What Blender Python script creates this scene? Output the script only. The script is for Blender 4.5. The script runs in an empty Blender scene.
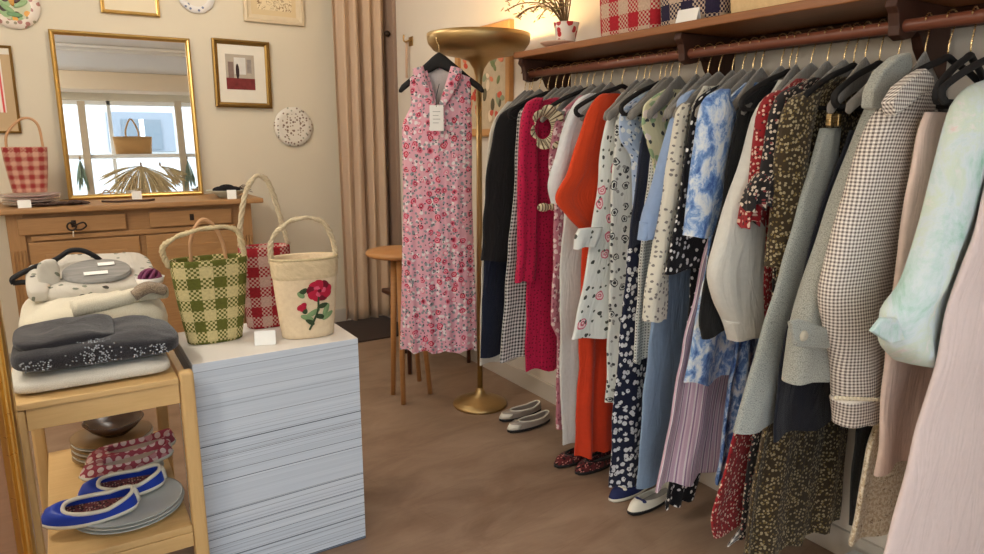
import bpy, math, random
from mathutils import Vector, Matrix, noise as mnoise
random.seed(7)
SC = bpy.context.scene
COL = SC.collection
PI = math.pi

# ------------------------------------------------------------------ camera model
FPX, HC = 690.0, 1.42
PITCH, YAW = math.radians(11.5), math.radians(32.1)
FW = Vector((math.sin(YAW)*math.cos(PITCH), math.cos(YAW)*math.cos(PITCH), -math.sin(PITCH)))
RT = Vector((math.cos(YAW), -math.sin(YAW), 0))
UP = RT.cross(FW)
CAM = Vector((0, 0, HC))
def at(u, v, axis, val):
    d = RT*((u-492)/FPX) - UP*((v-277)/FPX) + FW
    i = 'XYZ'.index(axis)
    return CAM + d*((val-CAM[i])/d[i])

# ------------------------------------------------------------------ mesh helpers
class MB:
    def __init__(s): s.v, s.f, s.uv = [], [], None
    def add(s, vs, fs):
        o = len(s.v); s.v += [tuple(p) for p in vs]; s.f += [tuple(i+o for i in f) for f in fs]; return s
    def box(s, x0, x1, y0, y1, z0, z1):
        return s.add([(x, y, z) for x in (x0, x1) for y in (y0, y1) for z in (z0, z1)],
                     [(0,1,3,2),(4,6,7,5),(0,4,5,1),(2,3,7,6),(0,2,6,4),(1,5,7,3)])
    def grid(s, rings, closed=True, cap0=False, cap1=False):
        n = len(rings[0]); vs = [p for r in rings for p in r]; fs = []
        for i in range(len(rings)-1):
            for j in range(n if closed else n-1):
                k = (j+1) % n
                fs.append((i*n+j, i*n+k, (i+1)*n+k, (i+1)*n+j))
        if cap0: fs.append(tuple(range(n))[::-1])
        if cap1: fs.append(tuple((len(rings)-1)*n+j for j in range(n)))
        return s.add(vs, fs)
    def lathe(s, prof, c=(0,0,0), n=32, sx=1, sy=1, cap0=False, cap1=False):
        return s.grid([[(c[0]+r*sx*math.cos(2*PI*j/n), c[1]+r*sy*math.sin(2*PI*j/n), c[2]+z) for j in range(n)] for r, z in prof], True, cap0, cap1)
    def tube(s, path, r, n=8, closed=False, caps=True):
        P = [Vector(p) for p in path]; m = len(P); rings = []
        up = None
        for i in range(m):
            if closed: t = P[(i+1)%m]-P[i-1]
            else: t = P[min(i+1,m-1)]-P[max(i-1,0)]
            t.normalize()
            if up is None:
                a = Vector((0,0,1)) if abs(t.z) < .9 else Vector((1,0,0))
            else: a = up
            x = t.cross(a)
            if x.length < 1e-6: x = t.orthogonal()
            x.normalize(); y = x.cross(t).normalized(); up = y
            rr = r(i/(m-1)) if callable(r) else r
            rings.append([P[i]+x*(rr*math.cos(2*PI*j/n))+y*(rr*math.sin(2*PI*j/n)) for j in range(n)])
        if closed: rings.append(rings[0])
        return s.grid(rings, True, caps and not closed, caps and not closed)
    def ball(s, c, rx, ry=None, rz=None, n=12, m=8):
        ry = ry or rx; rz = rz or rx
        return s.grid([[(c[0]+rx*math.sin(PI*i/m)*math.cos(2*PI*j/n), c[1]+ry*math.sin(PI*i/m)*math.sin(2*PI*j/n), c[2]-rz*math.cos(PI*i/m)) for j in range(n)] for i in range(m+1)])
    def prism(s, poly, d):   # poly: 3-D points, d: extrusion vector
        n = len(poly); d = Vector(d); P = [Vector(p) for p in poly]
        return s.add(P+[p+d for p in P], [tuple(range(n))[::-1], tuple(range(n, 2*n))]+[(i,(i+1)%n,(i+1)%n+n,i+n) for i in range(n)])
    def xf(s, M, start=0):
        s.v = s.v[:start]+[tuple(M @ Vector(p)) for p in s.v[start:]]; return s
    def build(s, name, mat, parent=None, smooth=False, bevel=0, uvs=None, sub=0, solid=0):
        o = (parent.matrix_basis.translation if parent is not None else Vector((0,0,0)))
        if parent is not None and parent.parent is not None: o = o + parent.parent.matrix_basis.translation
        me = bpy.data.meshes.new(name)
        me.from_pydata([tuple(Vector(p)-o) for p in s.v], [], s.f); me.validate()
        ob = bpy.data.objects.new(name, me); COL.objects.link(ob)
        if parent is not None: ob.parent = parent
        for m in (mat if isinstance(mat, (list, tuple)) else [mat]): me.materials.append(m)
        if smooth:
            for p in me.polygons: p.use_smooth = True
        if s.uv is not None and len(me.loops) == sum(len(f) for f in s.f):
            l = me.uv_layers.new(name='UVMap'); k = 0
            for f in s.uv:
                for c in f: l.data[k].uv = c; k += 1
        if solid:
            b = ob.modifiers.new('solid', 'SOLIDIFY'); b.thickness = solid
        if bevel:
            b = ob.modifiers.new('bevel', 'BEVEL'); b.width = bevel; b.segments = 2; b.limit_method = 'ANGLE'
        if sub:
            b = ob.modifiers.new('sub', 'SUBSURF'); b.levels = b.render_levels = sub
        return ob

def tag(o, label, cat, group=None):
    o['label'] = label; o['category'] = cat
    if group: o['group'] = group
    return o
def thing(name, label, cat, loc, group=None):
    e = bpy.data.objects.new(name, None); COL.objects.link(e); e.location = loc; e.empty_display_size = .05
    return tag(e, label, cat, group)
def struct(o): o['kind'] = 'structure'; return o
def copy_tree(o, parent=None):
    kids = list(o.children); c = o.copy(); COL.objects.link(c)
    if parent is not None: c.parent = parent
    for k in kids: copy_tree(k, c)
    return c
def lerp(a, b, t): return a+(b-a)*t
def interp(rows, n):     # smooth interpolation of rows (tuples) to n samples
    m = len(rows); out = []
    d = [0]
    for i in range(1, m): d.append(d[-1]+max(1e-4, math.dist(rows[i][:2], rows[i-1][:2])))
    T = d[-1]
    for k in range(n):
        s = T*k/(n-1); i = 0
        while i < m-2 and s > d[i+1]: i += 1
        h = d[i+1]-d[i]; t = min(1, max(0, (s-d[i])/h)); r = []
        for c in range(len(rows[0])):
            p1, p2 = rows[i][c], rows[i+1][c]
            dl = (p2-p1)/h
            dp = (p1-rows[i-1][c])/(d[i]-d[i-1]) if i > 0 else dl
            dn = (rows[i+2][c]-p2)/(d[i+2]-d[i+1]) if i+2 < m else dl
            m1 = 0 if dp*dl <= 0 else 2*dp*dl/(dp+dl)
            m2 = 0 if dn*dl <= 0 else 2*dn*dl/(dn+dl)
            t2, t3 = t*t, t*t*t
            r.append((2*t3-3*t2+1)*p1+(t3-2*t2+t)*h*m1+(-2*t3+3*t2)*p2+(t3-t2)*h*m2)
        out.append(tuple(r))
    return out
def arc(c, r, a0, a1, n, ax=0, ay=2):
    out = []
    for i in range(n+1):
        a = lerp(a0, a1, i/n); p = list(c); p[ax] += r*math.cos(a); p[ay] += r*math.sin(a); out.append(tuple(p))
    return out
def curve_pts(pts, n): return interp([tuple(p) for p in pts], n) if False else catmull(pts, n)
def catmull(P, n):
    P = [Vector(p) for p in P]; P = [P[0]*2-P[1]]+P+[P[-1]*2-P[-2]]; out = []; m = len(P)-3
    for k in range(n):
        s = m*k/(n-1); i = min(m-1, int(s)); t = s-i; a, b, c, d = P[i:i+4]
        out.append(.5*((2*b)+(c-a)*t+(2*a-5*b+4*c-d)*t*t+(3*b-a-3*c+d)*t**3))
    return out

# ------------------------------------------------------------------ materials
def lin(c):
    if max(c) > 1.001: c = [x/255 for x in c]
    return tuple((x/12.92 if x <= .04045 else ((x+.055)/1.055)**2.4) for x in c[:3])+(1,)
class NM:
    def __init__(s, name, rough=.8, metal=0, sheen=0, spec=.3):
        s.m = bpy.data.materials.new(name); s.m.use_nodes = True; s.t = s.m.node_tree; s.t.nodes.clear()
        s.out = s.t.nodes.new('ShaderNodeOutputMaterial'); s.b = s.t.nodes.new('ShaderNodeBsdfPrincipled')
        s.t.links.new(s.b.outputs[0], s.out.inputs[0])
        s.b.inputs['Roughness'].default_value = rough; s.b.inputs['Metallic'].default_value = metal
        s.b.inputs['Specular IOR Level'].default_value = spec; s.b.inputs['Sheen Weight'].default_value = sheen
    def n(s, t, **k):
        x = s.t.nodes.new(t)
        for a, b in k.items(): setattr(x, a, b)
        return x
    def set(s, sock, v):
        if isinstance(v, bpy.types.NodeSocket): s.t.links.new(v, sock)
        else: sock.default_value = v
    def co(s, kind='Object'): return s.n('ShaderNodeTexCoord').outputs[kind]
    def map(s, vec, scale=(1,1,1), loc=(0,0,0), rot=(0,0,0)):
        x = s.n('ShaderNodeMapping'); s.set(x.inputs[0], vec); x.inputs['Scale'].default_value = scale; x.inputs['Location'].default_value = loc; x.inputs['Rotation'].default_value = rot
        return x.outputs[0]
    def sep(s, vec): x = s.n('ShaderNodeSeparateXYZ'); s.set(x.inputs[0], vec); return x.outputs
    def math(s, op, a, b=0.0):
        x = s.n('ShaderNodeMath', operation=op); s.set(x.inputs[0], a); s.set(x.inputs[1], b); return x.outputs[0]
    def mix(s, f, a, b):
        x = s.n('ShaderNodeMix', data_type='RGBA'); s.set(x.inputs[0], f)
        s.set(x.inputs[6], lin(a) if isinstance(a, tuple) and len(a) == 3 else a); s.set(x.inputs[7], lin(b) if isinstance(b, tuple) and len(b) == 3 else b)
        return x.outputs[2]
    def noise(s, vec, scale, detail=3, rough=.5, dist=0):
        x = s.n('ShaderNodeTexNoise'); s.set(x.inputs['Vector'], vec); x.inputs['Scale'].default_value = scale; x.inputs['Detail'].default_value = detail
        x.inputs['Roughness'].default_value = rough; x.inputs['Distortion'].default_value = dist; return x.outputs[0]
    def vor(s, vec, scale, rand=1, feat='F1', dim='2D'):
        x = s.n('ShaderNodeTexVoronoi', feature=feat, voronoi_dimensions=dim); s.set(x.inputs['Vector'], vec); x.inputs['Scale'].default_value = scale; x.inputs['Randomness'].default_value = rand
        return x.outputs
    def ramp(s, f, stops, const=False):
        x = s.n('ShaderNodeValToRGB'); s.set(x.inputs[0], f); e = x.color_ramp.elements
        if const: x.color_ramp.interpolation = 'CONSTANT'
        while len(e) < len(stops): e.new(.5)
        for i, (p, c) in enumerate(stops): e[i].position = p; e[i].color = lin(c)
        return x.outputs[0]
    def lt(s, a, b): return s.math('LESS_THAN', a, b)
    def gt(s, a, b): return s.math('GREATER_THAN', a, b)
    def bump(s, h, strength=.2, dist=.002):
        x = s.n('ShaderNodeBump'); x.inputs['Strength'].default_value = strength; x.inputs['Distance'].default_value = dist; s.set(x.inputs['Height'], h)
        s.t.links.new(x.outputs[0], s.b.inputs['Normal'])
    def done(s, col):
        s.set(s.b.inputs['Base Color'], lin(col) if isinstance(col, tuple) and len(col) == 3 else col); return s.m

_fab = [0]
def fab_end(N, uv, col, weave=900, strength=.25, crinkle=.35):
    w = N.noise(uv, weave, 1)
    c = N.noise(N.map(uv, (17, 4, 1)), 1, 3, .55, .6)
    N.bump(N.math('ADD', N.math('MULTIPLY', w, .08), N.math('MULTIPLY', c, 1.0)), min(1, crinkle*1.8), .022)
    return N.done(col)
def solid(name, c, var=.08, rough=.85, sheen=.15, kind='UV', crinkle=.35):
    N = NM(name, rough, 0, sheen); uv = N.co(kind)
    d = tuple(int(x*(1-var)) for x in c)
    return fab_end(N, uv, N.mix(N.noise(uv, 60, 4), d, c), crinkle=crinkle)
def dotted(name, base, layers, rough=.85, crinkle=.35):
    # layers: (colour, scale, radius, keep fraction, randomness)
    N = NM(name, rough, 0, .1); uv = N.co('UV'); col = lin(base)
    for i, (c, sc, r, keep, rnd, *o) in enumerate(layers):
        if o: i = o[0]
        vec = N.map(uv, (1, 1, 1), (i*.37+.11, i*.73, 0))
        if rnd > .5:
            nz = N.n('ShaderNodeTexNoise'); N.set(nz.inputs['Vector'], vec); nz.inputs['Scale'].default_value = sc*1.6
            sub = N.n('ShaderNodeVectorMath', operation='MULTIPLY_ADD'); N.set(sub.inputs[0], nz.outputs[1]); sub.inputs[1].default_value = (.45/sc,)*3; N.set(sub.inputs[2], vec)
            vec = sub.outputs[0]
        V = N.vor(vec, sc, rnd)
        m = N.lt(V[0], r)
        if keep < 1: m = N.math('MULTIPLY', m, N.lt(N.sep(V[1])[0], keep))
        if isinstance(c, list):
            c = N.ramp(N.sep(V[1])[1], [(k/len(c), x) for k, x in enumerate(c)], True)
        col = N.mix(m, col, c)
    return fab_end(N, uv, col, crinkle=crinkle)
def gingham(name, a, b, p, weave=0, rough=.85, kind='UV', mid=.5, crinkle=.3):
    N = NM(name, rough, 0, .1); uv = N.co(kind); x, y, _ = N.sep(uv)
    su = N.gt(N.math('FRACT', N.math('DIVIDE', N.math('ADD', x, 10.0), p)), .5); sv = N.gt(N.math('FRACT', N.math('DIVIDE', N.math('ADD', y, 10.0), p)), .5)
    t = N.math('ADD', su, sv)
    if weave:
        ck = N.n('ShaderNodeTexChecker'); N.set(ck.inputs[0], N.map(uv, (1,1,1))); ck.inputs['Scale'].default_value = 1/weave
        v = N.gt(N.math('ADD', t, ck.outputs[1]), 1.5)
        N.b.inputs['Sheen Weight'].default_value = 0
        sh = N.mix(N.noise(uv, 130, 2), (190,190,190), (255,255,255))
        c = N.mix(v, b, a); mm = N.n('ShaderNodeMix', data_type='RGBA', blend_type='MULTIPLY'); mm.inputs[0].default_value = 1; N.set(mm.inputs[6], c); N.set(mm.inputs[7], sh)
        wv = N.n('ShaderNodeTexBrick'); N.set(wv.inputs['Vector'], N.map(uv, (1/weave/2, 1/weave, 1))); wv.inputs['Scale'].default_value = 1; wv.inputs['Mortar Size'].default_value = .06; wv.inputs['Brick Width'].default_value = 1; wv.inputs['Row Height'].default_value = 1
        N.bump(N.math('SUBTRACT', 1.0, wv.outputs[1]), .5, .003)
        return N.done(mm.outputs[2])
    c = N.mix(N.math('MULTIPLY', t, .5), b, a)
    return fab_end(N, uv, c, crinkle=crinkle)
def stripes(name, cols, p, rough=.85, axis=0):
    N = NM(name, rough, 0, .1); uv = N.co('UV'); x = N.sep(uv)[axis]
    f = N.math('FRACT', N.math('DIVIDE', N.math('ADD', x, 10.0), p))
    return fab_end(N, uv, N.ramp(f, [(k/len(cols), c) for k, c in enumerate(cols)], True))
def tweed(name, a, b, scale=300, c=None, rough=.95, bumpy=.6):
    N = NM(name, rough, 0, .3, .1); uv = N.co('UV')
    f = N.noise(uv, scale, 2, .7); col = N.mix(N.math('MULTIPLY', N.gt(f, .5), .8), a, b)
    if c: col = N.mix(N.gt(N.noise(uv, scale*.4, 3, .8), .62), col, c)
    N.bump(N.math('ADD', f, N.noise(uv, scale*.1, 2)), bumpy, .004); return N.done(col)
def toile(name, stops, scale=14):
    N = NM(name, .85, 0, .1); uv = N.co('UV')
    f = N.noise(N.map(uv, (1.3, .8, 1)), scale, 6, .7, .5)
    return fab_end(N, uv, N.ramp(f, stops))
def plain(name, c, rough=.6, metal=0, spec=.4, var=0, scale=20):
    N = NM(name, rough, metal, 0, spec)
    if var:
        uv = N.co(); d = tuple(int(x*(1-var)) for x in c); return N.done(N.mix(N.noise(uv, scale, 4), d, c))
    return N.done(c)
def wood(name, a, b, scale=(2, 30, 30), rough=.5, sc=1.6, dist=1.5):
    N = NM(name, rough, 0, 0, .35); v = N.map(N.co(), scale)
    f = N.noise(v, sc, 5, .6, dist); g = N.noise(N.map(N.co(), tuple(x*4 for x in scale)), sc, 2)
    N.bump(f, .08, .002)
    return N.done(N.mix(N.math('ADD', N.math('MULTIPLY', f, .75), N.math('MULTIPLY', g, .25)), a, b))
def brushed(name, c, rough=.3):
    N = NM(name, rough, 1, 0, .5); v = N.noise(N.map(N.co(), (3,3,40)), 6, 3)
    N.set(N.b.inputs['Roughness'], N.math('MULTIPLY_ADD', v, .25)); N.b.inputs['Roughness'].default_value = rough
    x = N.b.inputs['Roughness'].links[0].from_node; x.inputs[2].default_value = rough-.1
    return N.done(N.mix(N.noise(N.co(), 6, 2), tuple(int(k*.92) for k in c), c))
# ================================================================== SETTING
XR, YB, CEIL, YF = 2.17, 5.07, 2.75, -1.3
def wall_mat(name, c, c2):
    N = NM(name, .9, 0, 0, .2); p = N.co()
    N.bump(N.noise(p, 60, 4), .06, .003)
    return N.done(N.mix(N.noise(p, 1.3, 3), c2, c))
M_wall = wall_mat('cream paint', (222, 211, 189), (214, 203, 181))
M_wallr = wall_mat('warm grey paint', (222, 212, 198), (212, 202, 188))
M_ceil = wall_mat('ceiling paint', (232, 232, 230), (224, 224, 224))
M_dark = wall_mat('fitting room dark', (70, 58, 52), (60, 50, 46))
def floor_mat():
    N = NM('brown plank floor', .42, 0, 0, .35); p = N.co()
    # faint wide planks running across, cloudy mottling
    br = N.n('ShaderNodeTexBrick'); N.set(br.inputs['Vector'], N.map(p, (1,1,1), rot=(0,0,math.radians(-12))))
    br.inputs['Scale'].default_value = 1; br.inputs['Brick Width'].default_value = 1.5; br.inputs['Row Height'].default_value = .2; br.inputs['Mortar Size'].default_value = .0012
    br.inputs['Color1'].default_value = (.5,.5,.5,1); br.inputs['Color2'].default_value = (.6,.6,.6,1); br.inputs['Mortar'].default_value = (.42,.42,.42,1)
    v = N.map(p, (1.3, 2.6, 1), rot=(0,0,math.radians(-12)))
    f = N.noise(v, 2.2, 6, .6, .6); g = N.noise(N.map(p, (4, 60, 1), rot=(0,0,math.radians(-12))), 2, 3)
    s = N.math('ADD', N.math('MULTIPLY', f, .62), N.math('ADD', N.math('MULTIPLY', g, .08), N.math('MULTIPLY', N.sep(br.outputs[0])[0], .35)))
    col = N.ramp(s, [(.34, (116, 92, 73)), (.5, (140, 114, 93)), (.66, (160, 135, 113))])
    N.set(N.b.inputs['Roughness'], N.math('MULTIPLY_ADD', f, .25)); N.b.inputs['Roughness'].links[0].from_node.inputs[2].default_value = .36
    N.bump(s, .1, .004)
    return N.done(col)
struct(MB().box(-2.2, XR, YF, 6.3, -.05, 0).build('floor', floor_mat()))
struct(MB().box(-2.2, XR+.1, YF-.15, 6.3, CEIL, CEIL+.1).build('ceiling', M_ceil))
struct(MB().box(XR, XR+.1, YF-.15, 6.3, -.05, CEIL).build('wall_right', M_wallr))
struct(MB().box(-2.3, -2.2, YF-.15, 6.3, -.05, CEIL).build('wall_left', M_wall))
m = MB().box(-2.2, 1.86, YB, YB+.12, 0, CEIL); m.box(1.86, XR, YB, YB+.12, 2.5, CEIL)
struct(m.build('wall_back', M_wall))
struct(MB().box(1.0, XR, 6.2, 6.3, 0, CEIL).build('wall_fitting_room', M_dark))
# shop front with a wide display window (behind the camera, seen in the mirror)
WX0, WX1, WZ0, WZ1 = -1.9, 2.05, .35, 2.5
m = MB().box(-2.2, XR, YF-.15, YF, -.05, WZ0); m.box(-2.2, XR, YF-.15, YF, WZ1, CEIL); m.box(-2.2, WX0, YF-.15, YF, WZ0, WZ1); m.box(WX1, XR, YF-.15, YF, WZ0, WZ1)
struct(m.build('wall_front', M_wall))
M_white = plain('white lacquer', (236, 236, 234), .4)
m = MB()
for x in (WX0, -.62, .72, WX1-.05): m.box(x, x+.05, YF-.1, YF-.04, WZ0, WZ1)
for z in (WZ0, WZ1-.06): m.box(WX0, WX1, YF-.1, YF-.04, z, z+.06)
win = struct(m.build('window_1', M_white, bevel=.004))
N = NM('window glass', .02); N.t.nodes.remove(N.b); tr = N.n('ShaderNodeBsdfTransparent'); gl = N.n('ShaderNodeBsdfGlossy'); gl.inputs['Roughness'].default_value = .02
mx = N.n('ShaderNodeMixShader'); mx.inputs[0].default_value = .05; N.t.links.new(tr.outputs[0], mx.inputs[1]); N.t.links.new(gl.outputs[0], mx.inputs[2]); N.t.links.new(mx.outputs[0], N.out.inputs[0])
M_glass = N.m
MB().add([(WX0, YF-.07, WZ0), (WX1, YF-.07, WZ0), (WX1, YF-.07, WZ1), (WX0, YF-.07, WZ1)], [(0,1,2,3)]).build('glass_pane', M_glass, win)
M_beam = plain('beam paint', (226, 210, 186), .8)
struct(MB().box(-2.2, XR, -.75, -.45, 2.52, CEIL).build('trim_1', M_beam, bevel=.01))
m = MB().box(-2.2, XR, 1.0, 1.12, 2.69, CEIL); m.box(-2.2, XR, 1.16, 1.2, 2.715, CEIL)
struct(m.build('trim_2', M_ceil, bevel=.01))
M_base = plain('baseboard paint', (196, 186, 172), .5)
struct(MB().box(XR-.016, XR, -1.3, 4.7, 0, .1).build('baseboard_right', M_base, bevel=.003))
struct(MB().box(-2.2, 1.86, YB-.016, YB, 0, .1).build('baseboard_back', M_base, bevel=.003))
M_dkwood = wood('dark stained wood', (48, 28, 20), (84, 50, 36), (30, 30, 2))
struct(MB().box(XR-.03, XR, 4.74, 4.96, 0, CEIL).build('trim_3', plain('dark jamb', (150, 126, 110), .6), bevel=.004))
# the street outside
N = NM('street', .9); struct(MB().box(-14, 14, -12, YF-.15, -.12, -.06).build('street_ground', N.done((150, 150, 148))))

# ------------------------------------------------------------------ right wall: shelf, bracket, rail
M_shelf = wood('oiled shelf wood', (112, 66, 36), (168, 110, 64), (30, 2, 30), .4)
M_rail = wood('red brown rail', (92, 50, 36), (132, 78, 58), (30, 2, 30), .35)
RX, RZ, RR = 1.90, 1.70, .0165
t = thing('wall_shelf', 'long oiled wooden shelf with hanging rail on the right wall', 'shelf', (2.0, 1.5, 1.77))
MB().box(1.83, XR-.001, .2, 2.735, 1.768, 1.796).build('shelf_board', M_shelf, t, bevel=.004)
MB().box(2.135, XR-.001, .2, 2.72, 1.715, 1.767).build('back_board', M_dkwood, t, bevel=.004)
MB().tube([(RX, y, RZ) for y in (.2, 1, 2, 2.735)], RR, 16).build('rail', M_rail, t, True)
def bracket(y):
    prof = [(2.134, 1.767), (1.85, 1.767), (1.845, 1.745), (1.862, 1.73), (1.87, 1.70), (1.872, 1.675), (1.90, 1.665), (1.935, 1.672), (1.96, 1.69), (1.985, 1.68), (2.0, 1.65), (2.03, 1.62), (2.07, 1.60), (2.10, 1.56), (2.134, 1.52)]
    return MB().prism([(x, y, z) for x, z in prof], (0, .03, 0))
for y in (2.69, 1.74, 1.02): bracket(y).build('bracket', M_dkwood, t, bevel=.003)

# ------------------------------------------------------------------ curtain at the back
N = NM('sand curtain cloth', .9, 0, .2, .2); p = N.co()
N.bump(N.noise(p, 500, 1), .2, .002)
M_curt = N.done(N.mix(N.noise(N.map(p, (6, 6, .6)), 2, 3), (190, 164, 138), (206, 180, 154)))
rings = []
for i in range(25):
    z = lerp(2.6, .055, i/24); row = []
    for j in range(161):
        s = j/160; x = lerp(1.745, 2.15, s); w = s*4.5*2*PI
        tz = i/24
        row.append((x+.012*math.sin(w*.5+1)*tz, 4.86+.034*math.sin(w)*(1-.2*tz)+.018*math.sin(w*.5+.6)+.006*math.sin(w*2.3+tz*2), z+.006*math.sin(w*.7)*tz))
    rings.append(row)
c = MB().grid(rings, False).build('curtain', M_curt, None, True, solid=.004)
tag(c, 'floor-length sand coloured curtain in soft folds beside the back wall', 'curtain')
cr = MB().tube([(1.6, 4.86, 2.62), (2.169, 4.86, 2.62)], .014, 10).build('curtain_rod', M_dkwood, None, True)
tag(cr, 'dark rod carrying the sand coloured curtain', 'curtain rod')
dm = MB().box(1.5, 2.13, 4.44, 5.02, 0.001, .012).build('floor_shade_sheet', plain('floor shade brown', (62, 48, 42), .95), None, bevel=.003)  # dark sheet paints the shade on the floor around the curtain hem
tag(dm, 'dark brown sheet standing in for floor shade under the curtain hem', 'mat')
# coat hook with a cord on the right wall beside the curtain
M_iron = plain('dark iron', (60, 50, 44), .4, .8)
M_brass = brushed('aged brass', (190, 160, 110), .4)
t = thing('wall_hook', 'small brass hook with a hanging tassel cord beside the curtain', 'hook', (XR, 4.5, 2.05))
MB().box(XR-.008, XR-.001, 4.47, 4.53, 2.03, 2.09).build('back_plate', M_brass, t, bevel=.002)
MB().tube(catmull([(XR-.005, 4.5, 2.07), (XR-.05, 4.5, 2.055), (XR-.06, 4.5, 2.075), (XR-.055, 4.5, 2.1)], 10), .006).build('hook_arm', M_brass, t, True)
MB().tube([(XR-.03, 4.515, 2.065), (XR-.028, 4.53, 1.95), (XR-.03, 4.525, 1.82)], .009).build('cord', plain('dusty cord', (206, 176, 150), .8), t, True)
t = thing('coat_peg', 'tiny dark peg on the jamb beside the curtain edge', 'peg', (XR-.03, 4.78, 2.14))
MB().ball((XR-.055, 4.78, 2.14), .022).build('peg_head', M_iron, t, True)
MB().tube([(XR-.0295, 4.78, 2.14), (XR-.05, 4.78, 2.14)], .008).build('peg_stem', M_brass, t, True)

# ------------------------------------------------------------------ framed pictures and plates on the back wall
M_gold = brushed('gilt frame', (222, 184, 110), .3)
M_gilt2 = brushed('antique gilt', (150, 118, 66), .42)
M_paper = plain('mount paper', (232, 224, 208), .8, var=.04)
def frame_on_back(name, label, x0, x1, z0, z1, w, mat, d=.025, mount=None, mountw=0, rot=0):
    y = YB-.002; cx, cz = (x0+x1)/2, (z0+z1)/2
    t = thing(name, label, 'picture', (cx, y, cz))
    prof = [(0, 0), (0, d), (w*.35, d*1.15), (w*.6, d*.75), (w, d*.6), (w, 0)]
    m = MB(); rr = []
    for a, b in prof:
        rr.append([(x0+a, y-b, z0+a), (x1-a, y-b, z0+a), (x1-a, y-b, z1-a), (x0+a, y-b, z1-a)])
    m.grid(rr, True); R = Matrix.Translation((cx, y, cz)) @ Matrix.Rotation(rot, 4, 'Y') @ Matrix.Translation((-cx, -y, -cz))
    m.xf(R).build('frame', mat, t, bevel=.001)
    MB().box(x0+w*.8, x1-w*.8, y-d*.55, y-.001, z0+w*.8, z1-w*.8).xf(R).build('mount', mount or M_paper, t)
    return t, y-d*.55, R
def pic_mat(name, fn):
    N = NM(name, .75, 0, 0, .2); return N.done(fn(N, N.co()))
# interior print: red sofa, pale room
t, y, R = frame_on_back('picture_frame', 'gilt framed print of a red sofa in a pale room, right of the mirror', .97, 1.345, 1.615, 2.06, .034, M_gilt2, .03, rot=math.radians(.6))
X0, X1, Z0, Z1 = 1.05, 1.238, 1.735, 1.965
def R_(m, name, mat, par): return m.xf(R).build(name, mat, par)
def wash(name, c, var=.25): return pic_mat(name, lambda N, p: N.mix(N.noise(p, 30, 5), tuple(int(k*(1-var)) for k in c), c))
R_(MB().box(X0, X1, y-.002, y, Z0+.06, Z1), 'print_wall', wash('print wall', (188, 176, 158), .12), t)
R_(MB().box(X0+.055, X0+.13, y-.003, y-.001, Z0+.1, Z1-.02), 'print_window', wash('print window', (224, 220, 212), .1), t)
R_(MB().box(X0, X1, y-.003, y, Z0, Z0+.075), 'print_sofa', wash('print red', (146, 62, 60), .4), t)
m = MB().box(X0+.015, X0+.05, y-.003, y, Z0+.075, Z1-.05); R_(m, 'print_curtain', wash('print taupe', (150, 128, 118), .3), t)
R_(MB().ball((X0+.075, y-.003, Z0+.12), .012, .002, .05), 'print_figure', wash('print dark', (60, 44, 44), .3), t)
R_(MB().box(X1-.05, X1-.02, y-.003, y, Z0+.11, Z1-.03), 'print_lamp', wash('print sketch', (168, 158, 150), .3), t)
# drawing in a pale frame at the top
M_pale = plain('pale wood frame', (222, 204, 172), .6, var=.06)
t, y, R = frame_on_back('picture_frame', 'pale wide framed line drawing at the top of the wall near the curtain', 1.195, 1.60, 2.185, 2.62, .05, M_pale, .03, plain('drawing mount', (214, 192, 152), .8), rot=math.radians(.5))
MB().box(1.285, 1.52, y-.002, y, 2.27, 2.54).xf(R).build('drawing', pic_mat('pencil drawing', lambda N, p: N.mix(N.lt(N.math('ABSOLUTE', N.math('SUBTRACT', N.noise(p, 16, 2, .5, 2), .5)), .02), (226, 208, 172), (150, 120, 90))), t)
# gold framed picture cut by the top edge
t, y, R = frame_on_back('picture_frame', 'thin gold framed picture at the top above the mirror', .345, .675, 2.165, 2.58, .022, M_gold, .022, plain('mount cream', (226, 212, 184), .8))
MB().box(.43, .59, y-.002, y, 2.27, 2.48).build('watercolour', wash('washed art', (206, 192, 160), .2), t)
# striped textile frame at the left edge
t, y, R = frame_on_back('picture_frame', 'narrow wood framed red and white striped textile at the left edge', -.555, -.14, 1.44, 1.94, .014, M_gilt2, .02, plain('linen mount', (196, 168, 130), .9), rot=math.radians(.4))
def _s(N, p):
    x = N.sep(p)[0]; f = N.math('FRACT', N.math('DIVIDE', N.math('ADD', x, 10.01), .026)); return N.mix(N.gt(f, .4), (224, 92, 92), (238, 226, 214))
MB().box(-.46, -.20, y-.004, y, 1.56, 1.86).xf(R).build('striped_textile', pic_mat('striped textile', _s), t)
MB().box(-.54, -.155, y-.002, y, 1.89, 1.922).xf(R).build('mount_strip', M_paper, t)

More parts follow.
